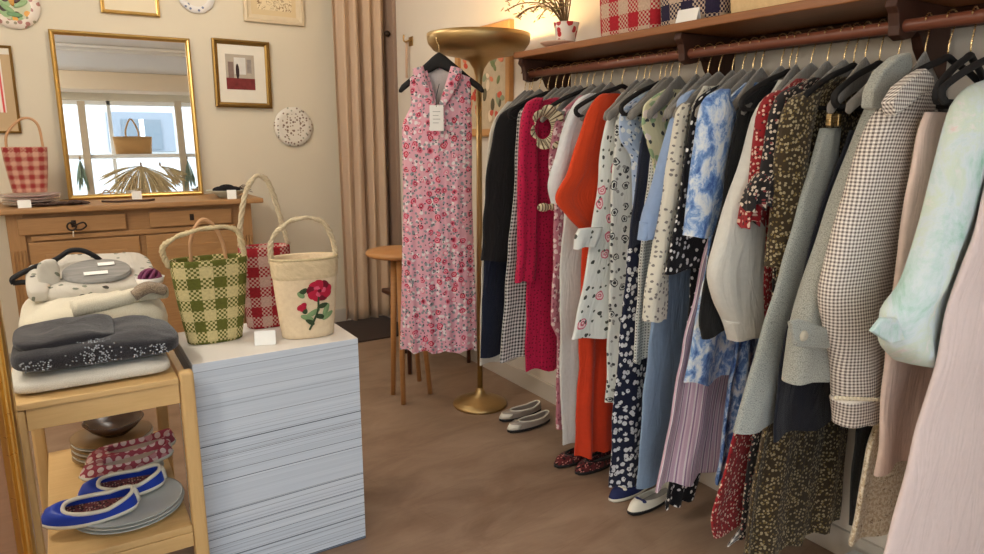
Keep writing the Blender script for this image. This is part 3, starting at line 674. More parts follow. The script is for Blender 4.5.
# ------------------------------------------------------------------ shoes
def shoe_parts(t, M, L, W, upper, sole, insole, trim=None, toecap=None, bow=None, heelh=.052, heelstrip=False):
    n = 44
    def outl(a, sc=1.0):
        tt = .5+.5*math.cos(a)*sc
        w = W/2*(max(0, math.sin(PI*min(1, max(0, tt))**.85))**.34)*(.72+.28*tt)*(1 if tt < .85 else 1-(tt-.85)*.5)
        return Vector((L*tt, math.copysign(w, math.sin(a))*(1 if abs(math.sin(a)) > 1e-6 else 0)*sc+.012*math.sin(PI*tt), 0))
    def opn(a):
        tt = .40+.36*math.cos(a); w = W/2*.93*abs(math.sin(a))**.75*(.74+.2*tt)
        z = lerp(heelh, .04, min(1, tt/.3)) if tt < .3 else lerp(.04, .044, (tt-.3)/.35)
        return Vector((L*tt, math.copysign(w, math.sin(a))+.012*math.sin(PI*tt), z))
    A = [2*PI*j/n for j in range(n)]
    r0 = [outl(a, .97)+Vector((0, 0, .002)) for a in A]; r1 = [outl(a)+Vector((0, 0, .014)) for a in A]; r3 = [opn(a) for a in A]
    def mid(k, f, bz): 
        o = r1[k].lerp(r3[k], f); o.z += bz*math.sin(PI*f)*(1+1.0*max(0, math.cos(A[k]))); e = r1[k]-r3[k]; e.z = 0
        o += e*(.10*math.sin(PI*f)); return o
    ra = [mid(k, .3, .010) for k in range(n)]; rb = [mid(k, .65, .009) for k in range(n)]
    if toecap:
        F = [(i, j) for i in range(4) for j in range(n)]
        cap = MB().grid([[p*1 for p in r] for r in ([r1[k] for k in range(n)], ra)], True); cap.f = [f for q, f in enumerate(cap.f) if (q % n) < n*.13 or (q % n) >= n*.87]
        for i, p in enumerate(cap.v): q = Vector(p); cap.v[i] = tuple((q-Vector((L*.6, .01, .01)))*1.02+Vector((L*.6, .01, .011)))
        cap.xf(M).build('toe_cap', toecap, t, True, solid=.001)
    m = MB().grid([r1, ra, rb, r3, [p*.985+Vector((L*.006, 0, -.002)) for p in r3], [outl(a, .94)+Vector((L*0, 0, .016)) for a in A]], True).xf(M)
    m.uv = [[(m.v[i][0], m.v[i][1]+m.v[i][2]) for i in f] for f in m.f]
    m.build('upper', upper, t, True)
    MB().grid([[p+Vector((0, 0, -.002)) for p in r0], [outl(a, 1.03)+Vector((-.0, 0, .004)) for a in A], [outl(a, 1.02)+Vector((0, 0, .0135)) for a in A]], True, True, True).xf(M).build('sole', sole, t, True)
    m = MB().grid([[outl(a, .93)+Vector((0, 0, .0165)) for a in A]], True, False, True) if False else MB().add([M @ (outl(a, .93)+Vector((0, 0, .0165))) for a in A], [tuple(range(n))])
    m.uv = [[(m.v[i][0], m.v[i][1]) for i in f] for f in m.f]
    m.build('insole', insole, t)
    if heelstrip: MB().tube([M @ (q.lerp(r3[n//2], 0)) for q in (r1[n//2], ra[n//2], rb[n//2], r3[n//2])], .009, 8).build('heel_strip', trim, t, True)
    if trim: MB().tube([M @ (p+Vector((0, 0, .001))) for p in r3], .0062 if heelstrip else .004, 6, True).build('trim', trim, t, True)
    if bow:
        q = MB(); c = Vector((L*.79, .01, .046)); q.ball(c+Vector((0, .014, 0)), .009, .014, .006); q.ball(c-Vector((0, .014, 0)), .009, .014, .006); q.ball(c, .006)
        q.xf(M).build('bow', bow, t, True)
def shoe(label, px, py, z, rot, L, W, upper, sole, insole, group=None, tilt=0, roll=0, **k):
    M = Matrix.Translation((px, py, z+abs(math.sin(roll))*W*.4)) @ Matrix.Rotation(rot, 4, 'Z') @ Matrix.Rotation(tilt, 4, 'Y') @ Matrix.Rotation(roll, 4, 'X')
    t = thing('ballet_flat', label, 'shoe', (px, py, z), group)
    shoe_parts(t, M, L, W, upper, sole, insole, **k); return t
M_blue = plain('cobalt leather', (34, 66, 176), .4); M_offw = plain('ivory leather', (226, 220, 204), .45)
M_patt = dotted('printed lining', (128, 66, 66), [((60, 40, 44), 110, .35, .6, 1), ((206, 170, 150), 130, .3, .4, 1)])
M_pinkfolk = dotted('pink folk print', (178, 78, 90), [((238, 212, 206), 38, .36, 1, .15), ((214, 150, 152), 26, .3, .45, .3)])
M_linen = plain('pale linen lining', (206, 192, 178), .9)
SHELF = .288
def plates(name, label, x, y, z, r, n, mats, dz=.011):
    t = thing(name, label, 'plates', (x, y, z))
    for k in range(n):
        MB().lathe([(.001, 0), (r*.6, 0), (r*.985, .011), (r, .0135), (r*.97, .0135), (r*.6, .004), (r*.001, .004)], (x+.003*(k % 2), y, z+dz*k+.0005), 48).build('plate', mats[k % len(mats)], t, True)
    return z+dz*(n-1)+.005
M_pg = plain('grey white stoneware', (196, 200, 196), .3); M_pg2 = plain('pale stoneware', (214, 212, 204), .3); M_goldrim = plain('ochre glazed ware', (150, 118, 74), .3)
ztop = plates('plate_stack', 'stack of three grey white plates under the blue shoes on the lower shelf', .085, 2.245, SHELF, .155, 3, [M_pg, M_pg2])
k1 = shoe('cobalt blue flat with ivory binding, front one of the pair on the lower shelf', .108, 2.185, ztop+.008, math.radians(174), .25, .102, M_blue, M_offw, M_patt, trim=M_offw, heelstrip=True, heelh=.062, roll=math.radians(-14))
k2 = shoe('cobalt blue flat with ivory binding, rear one of the pair on the lower shelf', .195, 2.295, ztop+.008, math.radians(174), .24, .102, M_blue, M_offw, M_patt, trim=M_offw, heelstrip=True, heelh=.062, roll=math.radians(-14))
zt2 = plates('plate_stack', 'tall stack of ochre rimmed plates at the back of the lower shelf', .075, 2.715, SHELF, .132, 7, [M_goldrim, M_pg2])
m = MB().lathe([(.001, 0), (.05, 0), (.075, .02), (.10, .05), (.096, .05), (.07, .022), (.001, .008)], (.085, 2.715, zt2+.009), 36); b = m.build('glazed_bowl', plain('brown glaze', (98, 66, 44), .25, var=.4, scale=25), None, True); tag(b, 'brown glazed bowl on the ochre rimmed plate stack', 'bowl')
plates('plate_stack', 'stack of five white plates under the pink folk print shoes', .12, 2.485, SHELF, .092, 5, [M_pg2])
shoe('pink folk print flat, front one of the pair behind the blue shoes', .24, 2.43, SHELF+.070, math.radians(181), .275, .08, M_pinkfolk, M_offw, M_linen, tilt=math.radians(4), heelh=.06, roll=math.radians(-12))
shoe('pink folk print flat, rear one of the pair behind the blue shoes', .26, 2.515, SHELF+.072, math.radians(180), .275, .08, M_pinkfolk, M_offw, M_linen, tilt=math.radians(4), heelh=.06, roll=math.radians(-12))
# shoes on the floor along the rail
fl = at(545, 418, 'Z', 0)
def floor_shoe(label, toe, ang, mats, group=None, L=.265, **k):
    p = at(toe[0], toe[1], 'Z', .01); a = math.radians(ang); W = .078
    return shoe(label, p.x-math.cos(a)*L, p.y-math.sin(a)*L, .0025, a, L, W, *mats, group=group, **k)
M_silver = plain('pewter leather', (170, 158, 146), .35, .3); M_leo = dotted('dark red leopard print', (92, 30, 32), [((36, 20, 18), 70, .4, .6, 1), ((190, 120, 110), 90, .3, .4, 1)])
M_navy_l = plain('navy suede', (32, 40, 84), .8); M_blacks = plain('black sole', (26, 24, 24), .6); M_grin = plain('grey lining', (150, 146, 142), .8)
floor_shoe('pewter flat with white toe cap on the floor, nearer the brass lamp', (500, 420), 184, (M_silver, M_blacks, M_grin), trim=M_offw, toecap=M_offw)
floor_shoe('pewter flat with white toe cap on the floor, nearer the viewer', (508, 431), 184, (M_silver, M_blacks, M_grin), trim=M_offw, toecap=M_offw)
floor_shoe('dark red leopard print flat under the white trousers', (555, 466), 187, (M_leo, M_blacks, M_grin), trim=M_blacks)
floor_shoe('dark red leopard print flat under the orange dress', (576, 473), 187, (M_leo, M_blacks, M_grin), trim=M_blacks)
floor_shoe('navy suede flat under the navy floral trousers', (610, 500), 189, (M_navy_l, M_offw, M_grin), bow=M_offw)
floor_shoe('ivory flat with navy bow under the light blue trousers', (629, 513), 189, (M_offw, M_blacks, M_grin), bow=M_navy_l)

# ------------------------------------------------------------------ paper print pedestal
PX0, PX1, PY0, PY1, PH = .288, .812, 2.15, 2.55, .75
N = NM('stacked paper print', .55, 0, 0, .3); p = N.co(); x, y, z = N.sep(p)
zz = N.math('ADD', z, N.math('MULTIPLY', x, -.012))
zz = N.math('ADD', zz, N.math('MULTIPLY', N.noise(N.map(p, (1.5, 1.5, 6)), 1.0, 1), .008))
cv = N.n('ShaderNodeCombineXYZ'); N.set(cv.inputs[2], zz); N.set(cv.inputs[0], N.math('MULTIPLY', x, .006)); N.set(cv.inputs[1], N.math('MULTIPLY', y, .006))
f = N.noise(cv.outputs[0], 150, 3, .7); h = N.noise(cv.outputs[0], 40, 2, .6)
col = N.ramp(N.math('ADD', N.math('MULTIPLY', f, .6), N.math('MULTIPLY', h, .4)), [(.3, (184, 194, 206)), (.5, (202, 211, 222)), (.7, (216, 223, 232))])
for K, w, c, st in ((30, .085, (84, 94, 110), 1.0), (66, .13, (130, 140, 156), .7)):
    q = N.math('ADD', N.math('MULTIPLY', zz, float(K)), N.math('MULTIPLY', N.noise(cv.outputs[0], 9+K*.1, 1), 5.0))
    wn = N.n('ShaderNodeTexWhiteNoise', noise_dimensions='1D'); N.set(wn.inputs['W'], N.math('FLOOR', q))
    on = N.math('MULTIPLY', N.lt(N.math('FRACT', q), w), N.math('MULTIPLY', N.gt(wn.outputs[0], .42), N.math('MULTIPLY_ADD', wn.outputs[0], .6)))
    col = N.mix(N.math('MULTIPLY', on, st), col, c)
gx = N.n('ShaderNodeNewGeometry'); nz = N.sep(gx.outputs['Normal'])[2]
col = N.mix(N.gt(nz, .9), col, (226, 220, 212))
M_ped = N.done(col)
o = MB().box(PX0, PX1, PY0, PY1, 0, PH).build('pedestal', M_ped, None, bevel=.002)
tag(o, 'white display cube printed like stacked paper, carrying three straw bags', 'pedestal')
zp = PH+.001
woven_bag('basket_bag', 'green and cream checked straw bag at the left of the display cube', +.398, 2.385, zp, .276, .172, .24, .115, M_green,
    handles=[('braid', [(-.121, 0, .26), (-.135, -.01, .325), (-.07, -.015, .365), (.03, -.015, .38), (.095, -.01, .36), (.116, 0, .262)], .009, M_raf),
             ('strap', [(-.05, .03, .265), (-.045, .03, .34), (-.01, .03, .40), (.025, .03, .385), (.05, .03, .33), (.06, .03, .265)], .006, M_leather)])
woven_bag('basket_bag', 'red checked straw bag with tall braided handle behind the other two bags', +.60, 2.475, zp, .287, .15, .175, .10, M_redw,
    handles=[('braid', [(-.08, 0, .29), (-.075, 0, .37), (-.05, 0, .48), (-.01, 0, .535), (.03, 0, .51), (.06, 0, .40), (.085, 0, .29)], .009, M_raf2)])
bag, R = woven_bag('basket_bag', 'natural straw bag embroidered with a red rose on the display cube', .68, 2.275, zp, .272, .172, .218, .12, M_straw, rimmat=M_raf, sq=.85, rot=-.15,
    handles=[('braid', [(-.106, 0, .255), (-.102, -.01, .335), (-.05, -.012, .39), (.015, -.012, .405), (.07, -.01, .385), (.1, 0, .32), (.107, 0, .26)], .009, M_raf2)])
# rose embroidery on the bag front
def on_bag(dx, z):
    tt = z/.272; w = lerp(.172, .218, tt)/2; dd = .12*lerp(.8, 1.05, tt)/2
    s = min(.98, abs(dx)/w); c = s**(1/.85); y = -dd*(math.sqrt(max(0, 1-c*c)))**.85
    return R @ Vector((dx*(1+.03*math.sin(PI*tt)), y*(1+.03*math.sin(PI*tt))-.002, z))
def petal(par, name, cx, cz, a, l, w, mat, off=0):
    rings = []
    for r in (1, .6, .02):
        row = []
        for j in range(16):
            q = 2*PI*j/16; ex, ez = l*r*math.cos(q), w*r*math.sin(q)
            row.append(on_bag(cx+ex*math.cos(a)-ez*math.sin(a), cz+ex*math.sin(a)+ez*math.cos(a))+(R.to_3x3() @ Vector((0, -off-.0025*(1-r), 0))))
        rings.append(row)
    return MB().grid(rings).build(name, mat, par, True)
rg = []
for k in range(9):
    z = lerp(.205, .268, k/8); w = lerp(.172, .218, z/.272)/2*(1+.03*math.sin(PI*z/.272)); dd = .12*lerp(.8, 1.05, z/.272)/2*(1+.03*math.sin(PI*z/.272)); off = .0035 if 0 < k < 8 else .0005
    rg.append([R @ Vector(((w+off)*math.copysign(abs(math.cos(2*PI*j/56))**.85, math.cos(2*PI*j/56)), (dd+off)*math.copysign(abs(math.sin(2*PI*j/56))**.85, math.sin(2*PI*j/56)), z)) for j in range(56)])
m = MB().grid(rg, True); m.uv = [[((i % 56)*.011+(i//56)*.006, (i//56)*.008) for i in f] if max(i % 56 for i in f)-min(i % 56 for i in f) < 50 else [((56 if i % 56 == 0 else i % 56)*.011+(i//56)*.006, (i//56)*.008) for i in f] for f in m.f]
m.build('plaited_band', strawm('open straw plait', (150, 122, 84), (226, 204, 166), .011), bag, True)
M_ro1, M_ro2, M_ro3 = plain('rose red wool', (178, 26, 56), .9), plain('dark rose wool', (112, 16, 36), .9), plain('pink wool', (210, 84, 110), .9)
M_gr1, M_gr2 = plain('leaf green wool', (124, 150, 104), .9), plain('dark green wool', (54, 70, 42), .9)
emb = MB().tube([on_bag(*q) for q in ((.03, .15), (.03, .11), (.022, .08), (.008, .05), (-.002, .032))], .0035, 6).build('rose_embroidery', M_gr2, bag, True)
rx, rz = .035, .165
for k in range(9): petal(emb, 'outer_petal', rx+.026*math.cos(k*.7), rz+.022*math.sin(k*.7), k*.7+1.2, .021, .014, (M_ro1, M_ro2, M_ro1)[k % 3], .001)
for k in range(6): petal(emb, 'inner_petal', rx+.011*math.cos(k*1.05), rz+.01*math.sin(k*1.05), k*1.05+.9, .013, .008, (M_ro3, M_ro1)[k % 2], .003)
petal(emb, 'rose_heart', rx, rz, 0, .007, .006, M_ro2, .0045)
for cx, cz in ((-.018, .118), (-.028, .112), (-.02, .108)): petal(emb, 'bud_petal', cx, cz, .8, .012, .009, M_ro1, .001)
for cx, cz, a, l, mt in ((.012, .09, .5, .026, M_gr1), (.055, .095, 1.2, .024, M_gr1), (.06, .075, .6, .022, M_gr1), (-.008, .075, -.4, .022, M_gr1), (.035, .075, -.3, .018, M_gr2), (-.018, .165, .6, .018, M_gr2), (-.024, .155, -.8, .014, M_gr1), (.0, .062, -.8, .02, M_gr2), (.045, .112, .2, .018, M_gr2), (-.015, .1, 1.9, .012, M_gr2)):
    petal(emb, 'leaf', cx, cz, a, l, .009, mt, .0005)
c = superq(.60, .74, 2.29, 2.31, zp+.2, zp+.285, .5, .004, .2, 4)
t = tent_card('white folded card on the display cube between the bags', (.528, 2.245, zp), .066, .045, -.3)

M_oak0 = wood('brown panel', (116, 82, 58), (146, 108, 80), (3, 3, 30), .5)
# ------------------------------------------------------------------ gilt standing mirror at the left edge
t = thing('framed_panel', 'gilt framed brown panel standing at the left edge before the birch table', 'panel', (-.43, 1.7, 0))
rr = []
x0, x1, z0, z1 = -.80, -.122, .0, 1.09
for a, b in [(0, 0), (0, .03), (.006, .038), (.011, .03), (.015, .030), (.021, .04), (.027, .03), (.034, .022), (.034, 0)]:
    rr.append([(x0+a, 1.71-b, z0+a), (x1-a, 1.71-b, z0+a), (x1-a, 1.71-b, z1-a), (x0+a, 1.71-b, z1-a)])
MB().grid(rr, True).build('frame', M_gold, t, bevel=.002)
MB().box(x0+.005, x1-.005, 1.711, 1.725, .005, z1-.005).build('backing', M_dkwood, t)
MB().box(x0+.03, x1-.03, 1.70, 1.7105, .03, z1-.03).build('panel_board', M_oak0, t, bevel=.001)

# ------------------------------------------------------------------ stool, chair, lamp, dress
M_oak = wood('honey oak', (160, 106, 58), (200, 146, 90), (3, 3, 30), .4)
scx, scy = 1.55, 3.42
t = thing('stool', 'tall round honey oak stool behind the pink floral dress', 'stool', (scx, scy, 0))
MB().lathe([(.001, .782), (.165, .782), (.182, .79), (.186, .80), (.182, .81), (.165, .815), (.001, .815)], (scx, scy, 0), 48).build('seat', M_oak, t, True)
for fx, fy in ((1.464, 3.235), (1.478, 3.40), (1.70, 3.52), (1.66, 3.30)):
    tx, ty = lerp(scx, fx, .55), lerp(scy, fy, .55)
    MB().tube([(tx, ty, .7815), (fx, fy, 0.002)], lambda s: .019-.006*s, 10).build('leg', M_oak, t, True)
M_mah = wood('dark chair wood', (52, 26, 18), (92, 52, 36), (30, 30, 3), .35)
t = thing('chair', 'dark wooden chair mostly hidden behind the floral dress', 'chair', (1.93, 3.85, 0))
for fx, fy, h in ((1.705, 3.66, .44), (2.12, 3.66, .44), (1.86, 4.05, .70), (2.09, 4.05, .70)):
    MB().tube([(fx, fy, .002), (fx, fy, h)], lambda s: .013+.006*s, 10).build('leg', M_mah, t, True)
MB().box(1.69, 2.135, 3.64, 4.03, .441, .47).build('seat', M_mah, t, bevel=.008)
MB().box(1.875, 2.075, 4.04, 4.06, .58, .69).build('backrest', M_mah, t, bevel=.006)
LX, LY = 1.815, 3.015
t = thing('floor_lamp', 'tall brass uplighter lamp with bowl shade and round foot', 'lamp', (LX, LY, 0))
MB().lathe([(.001, .001), (.142, .001), (.146, .008), (.142, .018), (.11, .034), (.06, .05), (.03, .062), (.022, .085), (.016, .1), (.001, .1)], (LX, LY, 0), 48).build('base', M_brass, t, True)
MB().tube([(LX, LY, .099), (LX, LY, 1.70)], .0145, 20).build('pole', M_brass, t, True)
MB().lathe([(.0145, 1.66), (.017, 1.70), (.026, 1.745), (.05, 1.78), (.10, 1.80), (.17, 1.812), (.222, 1.832), (.246, 1.86), (.252, 1.885), (.252, 1.905), (.247, 1.905), (.244, 1.885), (.238, 1.862), (.216, 1.84), (.16, 1.822), (.001, 1.815)], (LX, LY, 0), 64).build('lamp_bowl', M_brass, t, True)
N = NM('lit bulb', .5); e = N.n('ShaderNodeEmission'); e.inputs[0].default_value = lin((255, 214, 150)); e.inputs[1].default_value = 260; N.t.links.new(e.outputs[0], N.out.inputs[0])
MB().ball((LX, LY, 1.868), .035, .035, .04).build('bulb', N.m, t, True)

# art on the right wall behind the lamp
t = thing('picture_frame', 'oak framed red and green flower picture behind the brass lamp', 'picture', (XR, 3.53, 1.77))
M_oakf = wood('light oak frame', (170, 120, 70), (206, 156, 100), (30, 30, 3), .5)
y0, y1, z0, z1 = 3.235, 3.84, 1.42, 2.035; m = MB(); rr = []
for a, b in [(0, .001), (0, .03), (.008, .034), (.04, .03), (.045, .012), (.045, .001)]:
    rr.append([(XR-b, y0+a, z0+a), (XR-b, y1-a, z0+a), (XR-b, y1-a, z1-a), (XR-b, y0+a, z1-a)])
m.grid(rr, True).build('frame', M_oakf, t)
MB().box(XR-.013, XR-.002, y0+.04, y1-.04, z0+.04, z1-.04).build('canvas', wash('picture ground', (206, 186, 156), .15), t)
rnd = random.Random(11)
for k in range(40):
    yy, z = rnd.uniform(y0+.09, y1-.09), rnd.uniform(z0+.1, z1-.1)
    c = rnd.choice([(196, 84, 62), (214, 128, 96), (120, 130, 84), (140, 146, 116), (226, 206, 176), (92, 84, 62)])
    if yy > 3.6: c = rnd.choice([(190, 70, 50), (206, 108, 76), (170, 60, 48)])
    s = rnd.uniform(.02, .045)
    q = MB(); q.ball((0,0,0), .002, s, s*.6, 12, 6); q.xf(Matrix.Translation((XR-.014, yy, z)) @ Matrix.Rotation(rnd.uniform(0, 3), 4, 'X')); q.build('painted_petal', plain('picture paint %d' % k, c, .7), t, True)

# ------------------------------------------------------------------ shelf goods
zs = 1.797
for label, u0, u1, mat, h, X, mt in (('red checked straw tote on the wall shelf, left of the navy one', 591, 651, M_redbig, .30, 1.965, M_redbig), ('navy checked straw tote in the middle of the wall shelf', 650, 714, M_navyw, .30, 1.965, M_navyw), ('natural straw bag at the near end of the wall shelf', 716, 833, M_straw2, .25, 1.97, M_straw2)):
    ya, yb = at(u0, 30, 'X', 1.885).y-.005, at(u1, 30, 'X', 1.885).y+.005
    w = ya-yb
    woven_bag('tote_bag', label, X, (ya+yb)/2, zs, h, w*.97, w, .15, mat, rot=-PI/2, sq=.5, rimmat=M_raf,
        handles=[('strap', [(-w*.22, -.06, h-.03), (-w*.2, -.06, h+.12), (0, -.06, h+.2), (w*.2, -.06, h+.12), (w*.22, -.06, h-.03)], .008, M_raf)])
p = at(687, 30, 'X', 1.85)
tent_card('white card propped before the navy tote on the wall shelf', (1.853, p.y, zs), .085, .042, PI/2+.1)
p = at(566, 42, 'X', 1.95)
t = thing('vase', 'white vase painted with red flowers on the far end of the wall shelf', 'vase', (1.95, p.y, zs))
N = NM('painted vase', .3, 0, 0, .5); q = N.co(); V = N.vor(q, 34, 1, 'F1', '3D'); col = N.mix(N.math('MULTIPLY', N.lt(V[0], .5), N.lt(N.sep(V[1])[0], .55)), (230, 220, 208), (190, 44, 50)); V = N.vor(q, 24, 1, 'F1', '3D'); col = N.mix(N.math('MULTIPLY', N.lt(V[0], .3), N.lt(N.sep(V[1])[0], .35)), col, (110, 110, 84))
MB().lathe([(.001, 0), (.034, 0), (.036, .008), (.042, .04), (.05, .08), (.056, .105), (.052, .106), (.045, .08), (.03, .03), (.001, .02)], (1.95, p.y, zs+.001), 32).build('vase_body', N.done(col), t, True)
rnd = random.Random(5); pv = Vector((1.95, p.y, zs+.13))
t = thing('dried_branches', 'dried olive branches spreading left from the painted vase', 'branches', pv)
M_twig = plain('twig bark', (110, 84, 56), .9); M_olive = plain('olive leaf', (166, 156, 96), .7, var=.3); M_tan = plain('dry leaf', (222, 184, 126), .7, var=.3)
for k in range(20):
    d = Vector((rnd.uniform(-.3, .05), rnd.uniform(-.35, 1.0), rnd.uniform(.1, .6))).normalized(); L = rnd.uniform(.16, .42)
    path = catmull([pv-Vector((0, 0, .05)), pv+d*L*.3+Vector((0, 0, .03)), pv+d*L*.7+Vector((0, 0, .02)), pv+d*L-Vector((0, 0, .03))], 14)
    path = [Vector((min(q.x, 2.12), q.y, q.z)) for q in path]
    b = MB().tube(path, .0028, 5).build('twig', M_twig, t, True); m = MB(); m2 = MB()
    for i in range(3, 14):
        for s in range(1 if i % 3 else 2):
            c = path[i]+Vector((rnd.uniform(-.012, .012), rnd.uniform(-.02, .02), rnd.uniform(-.015, .02))); tgt = m if rnd.random() < .6 else m2
            st = len(tgt.v); tgt.ball((0,0,0), .012, .0045, .002, 6, 4); tgt.xf(Matrix.Translation(c) @ Matrix.Rotation(rnd.uniform(0, 6), 4, 'Z') @ Matrix.Rotation(rnd.uniform(-1, 1), 4, 'Y'), st)
    m.build('leaves', M_olive, b, True)
    if m2.v: m2.build('leaves', M_tan, b, True)
p = at(556, 47, 'X', 1.88)
t = thing('saucer', 'small pale saucer on the far end of the wall shelf', 'saucer', (1.89, p.y, zs))
MB().lathe([(.001, 0), (.05, 0), (.075, .014), (.078, .018), (.07, .016), (.04, .006), (.001, .006)], (1.89, p.y, zs+.0005), 32).build('saucer_dish', plain('blush china', (216, 176, 150), .35), t, True)
t2 = MB().lathe([(.001, 0), (.018, 0), (.02, .014), (.016, .018), (.001, .018)], (1.885, p.y-.03, zs+.0085), 20).build('trinket_box', M_china, None, True)
tag(t2, 'tiny white pot sitting on the pale saucer', 'pot')
# ================================================================== GARMENTS ON THE RAIL
def ring_garment(rows, n=52, nz=44, fold=(5, .012), seed=0, hem=.006, sq=.7, yoff=0, fold_top=.15, uvs=False):
    """rows: (z, xl, xr, y, th) top to bottom -> closed cloth loop hanging with folds"""
    R = interp(rows, nz); m = MB(); rings = []; uv = []
    amax = max((r[2]-r[1])/2 for r in R); bmax = max(r[4] for r in R)/2
    per = [0]
    P = lambda q: (amax*math.copysign(abs(math.cos(q))**sq, math.cos(q)), bmax*math.copysign(abs(math.sin(q))**sq, math.sin(q)))
    for j in range(1, n+1): per.append(per[-1]+math.dist(P(2*PI*(j-1)/n), P(2*PI*j/n)))
    ztop, zbot = R[0][0], R[-1][0]; k, amp = fold
    ph = seed*1.7
    for i, (z, xl, xr, y, th) in enumerate(R):
        t = max(0, (ztop-z)/(ztop-zbot)); c, a, b = (xl+xr)/2, (xr-xl)/2, th/2; row = []
        g = amp*(fold_top+(1-fold_top)*t**1.1)
        for j in range(n):
            q = 2*PI*j/n; ca, sa = math.cos(q), math.sin(q)
            px = math.copysign(abs(ca)**sq, ca); py = math.copysign(abs(sa)**sq, sa)
            w = math.sin(k*px*PI*.5+ph+.8*math.sin(t*3+ph))*g+math.sin(k*2.3*px+ph*2.1+t*2)*g*.35
            w += mnoise.noise(Vector((px*2.2+seed*3.1, z*7, seed)))*amp*.7
            ex = mnoise.noise(Vector((z*9, seed*2.3, 1.7+(px > 0))))*.006*abs(px)
            zz = z+(hem*math.sin(k*px*1.7+ph) if i == nz-1 else 0)+mnoise.noise(Vector((px*3, z*5, seed+9)))*.002
            row.append((c+a*px+ex, y+yoff+b*py+w, zz))
        rings.append(row)
    m.grid(rings, True, True, False); m.uv = []
    for i in range(nz-1):
        k0, k1 = ((R[i][2]-R[i][1])/2/amax, (R[i+1][2]-R[i+1][1])/2/amax) if uvs else (1, 1); md = per[n]*.75
        for j in range(n): m.uv.append([((per[j]-md)*k0, R[i][0]), ((per[j+1]-md)*k0, R[i][0]), ((per[j+1]-md)*k1, R[i+1][0]), ((per[j]-md)*k1, R[i+1][0])])
    m.uv.append([(0, 0)]*n)
    return m
M_hgrey = solid('grey velvet', (134, 129, 123), .1, .9, .4, 'Object'); M_hblack = M_blackplastic
M_hook = brushed('hook brass', (206, 178, 130), .25); M_clip = plain('clear clip', (206, 204, 196), .2)
def hook_path(x, y):
    z0 = 1.617; return catmull([(x, y, z0), (x, y, 1.645)]+[(x+.0245*math.sin(a)*1.0, y, RZ+.002-.0215*math.cos(a)) for a in (.5, 1.1, 1.7, 2.3, 2.9, 3.5, 4.1, 4.6)], 30)
def hanger_mesh(kind):
    m = MB()
    if kind == 'grey':
        rings = []
        for i in range(33):
            s = -1+2*i/32; a = abs(s); x = .185*s; zc = 1.592-.105*a**1.1; h = lerp(.042, .018, min(1, a*1.3)); tk = lerp(.006, .012, min(1, a*1.4))
            yb = -.012*a*a
            rings.append([(x, RY0+yb+tk*math.cos(q)*(1 if a < .995 else .4), zc+h*math.sin(q)*(1 if a < .995 else .4)) for q in [2*PI*j/14 for j in range(14)]])
        m.grid(rings, True, True, True)
    else:
        arm = [(-.19, RY0, 1.497), (-.205, RY0, 1.51), (-.195, RY0, 1.532), (-.11, RY0, 1.575), (-.03, RY0, 1.602), (0, RY0, 1.612), (.03, RY0, 1.602), (.11, RY0, 1.575), (.195, RY0, 1.532), (.205, RY0, 1.51), (.19, RY0, 1.497)]
        m.tube(catmull(arm, 60), .0085, 10); m.tube([(-.19, RY0, 1.497), (0, RY0, 1.494), (.19, RY0, 1.497)], .006, 8)
    return m
RY0 = 0.0
def make_hanger(kind, label):
    t = thing('clothes_hanger', label, 'hanger', (RX, 0, RZ), 'hangers on the rail')
    hanger_mesh(kind).xf(Matrix.Translation((RX, 0, 0))).build('hanger_body', M_hgrey if kind == 'grey' else M_hblack, t, True)
    MB().tube(hook_path(RX, 0), .0021, 6).build('hook', M_hook, t, True)
    return t
PROTO = {'grey': make_hanger('grey', 'x'), 'black': make_hanger('black', 'x')}; USED = set()
def hanger(kind, y, label, yaw=0):
    h = PROTO[kind] if kind not in USED else copy_tree(PROTO[kind]); USED.add(kind)
    h.location = (RX, y, RZ); h.rotation_euler = (0, 0, yaw); h['label'] = label; return h
_seed = [0]
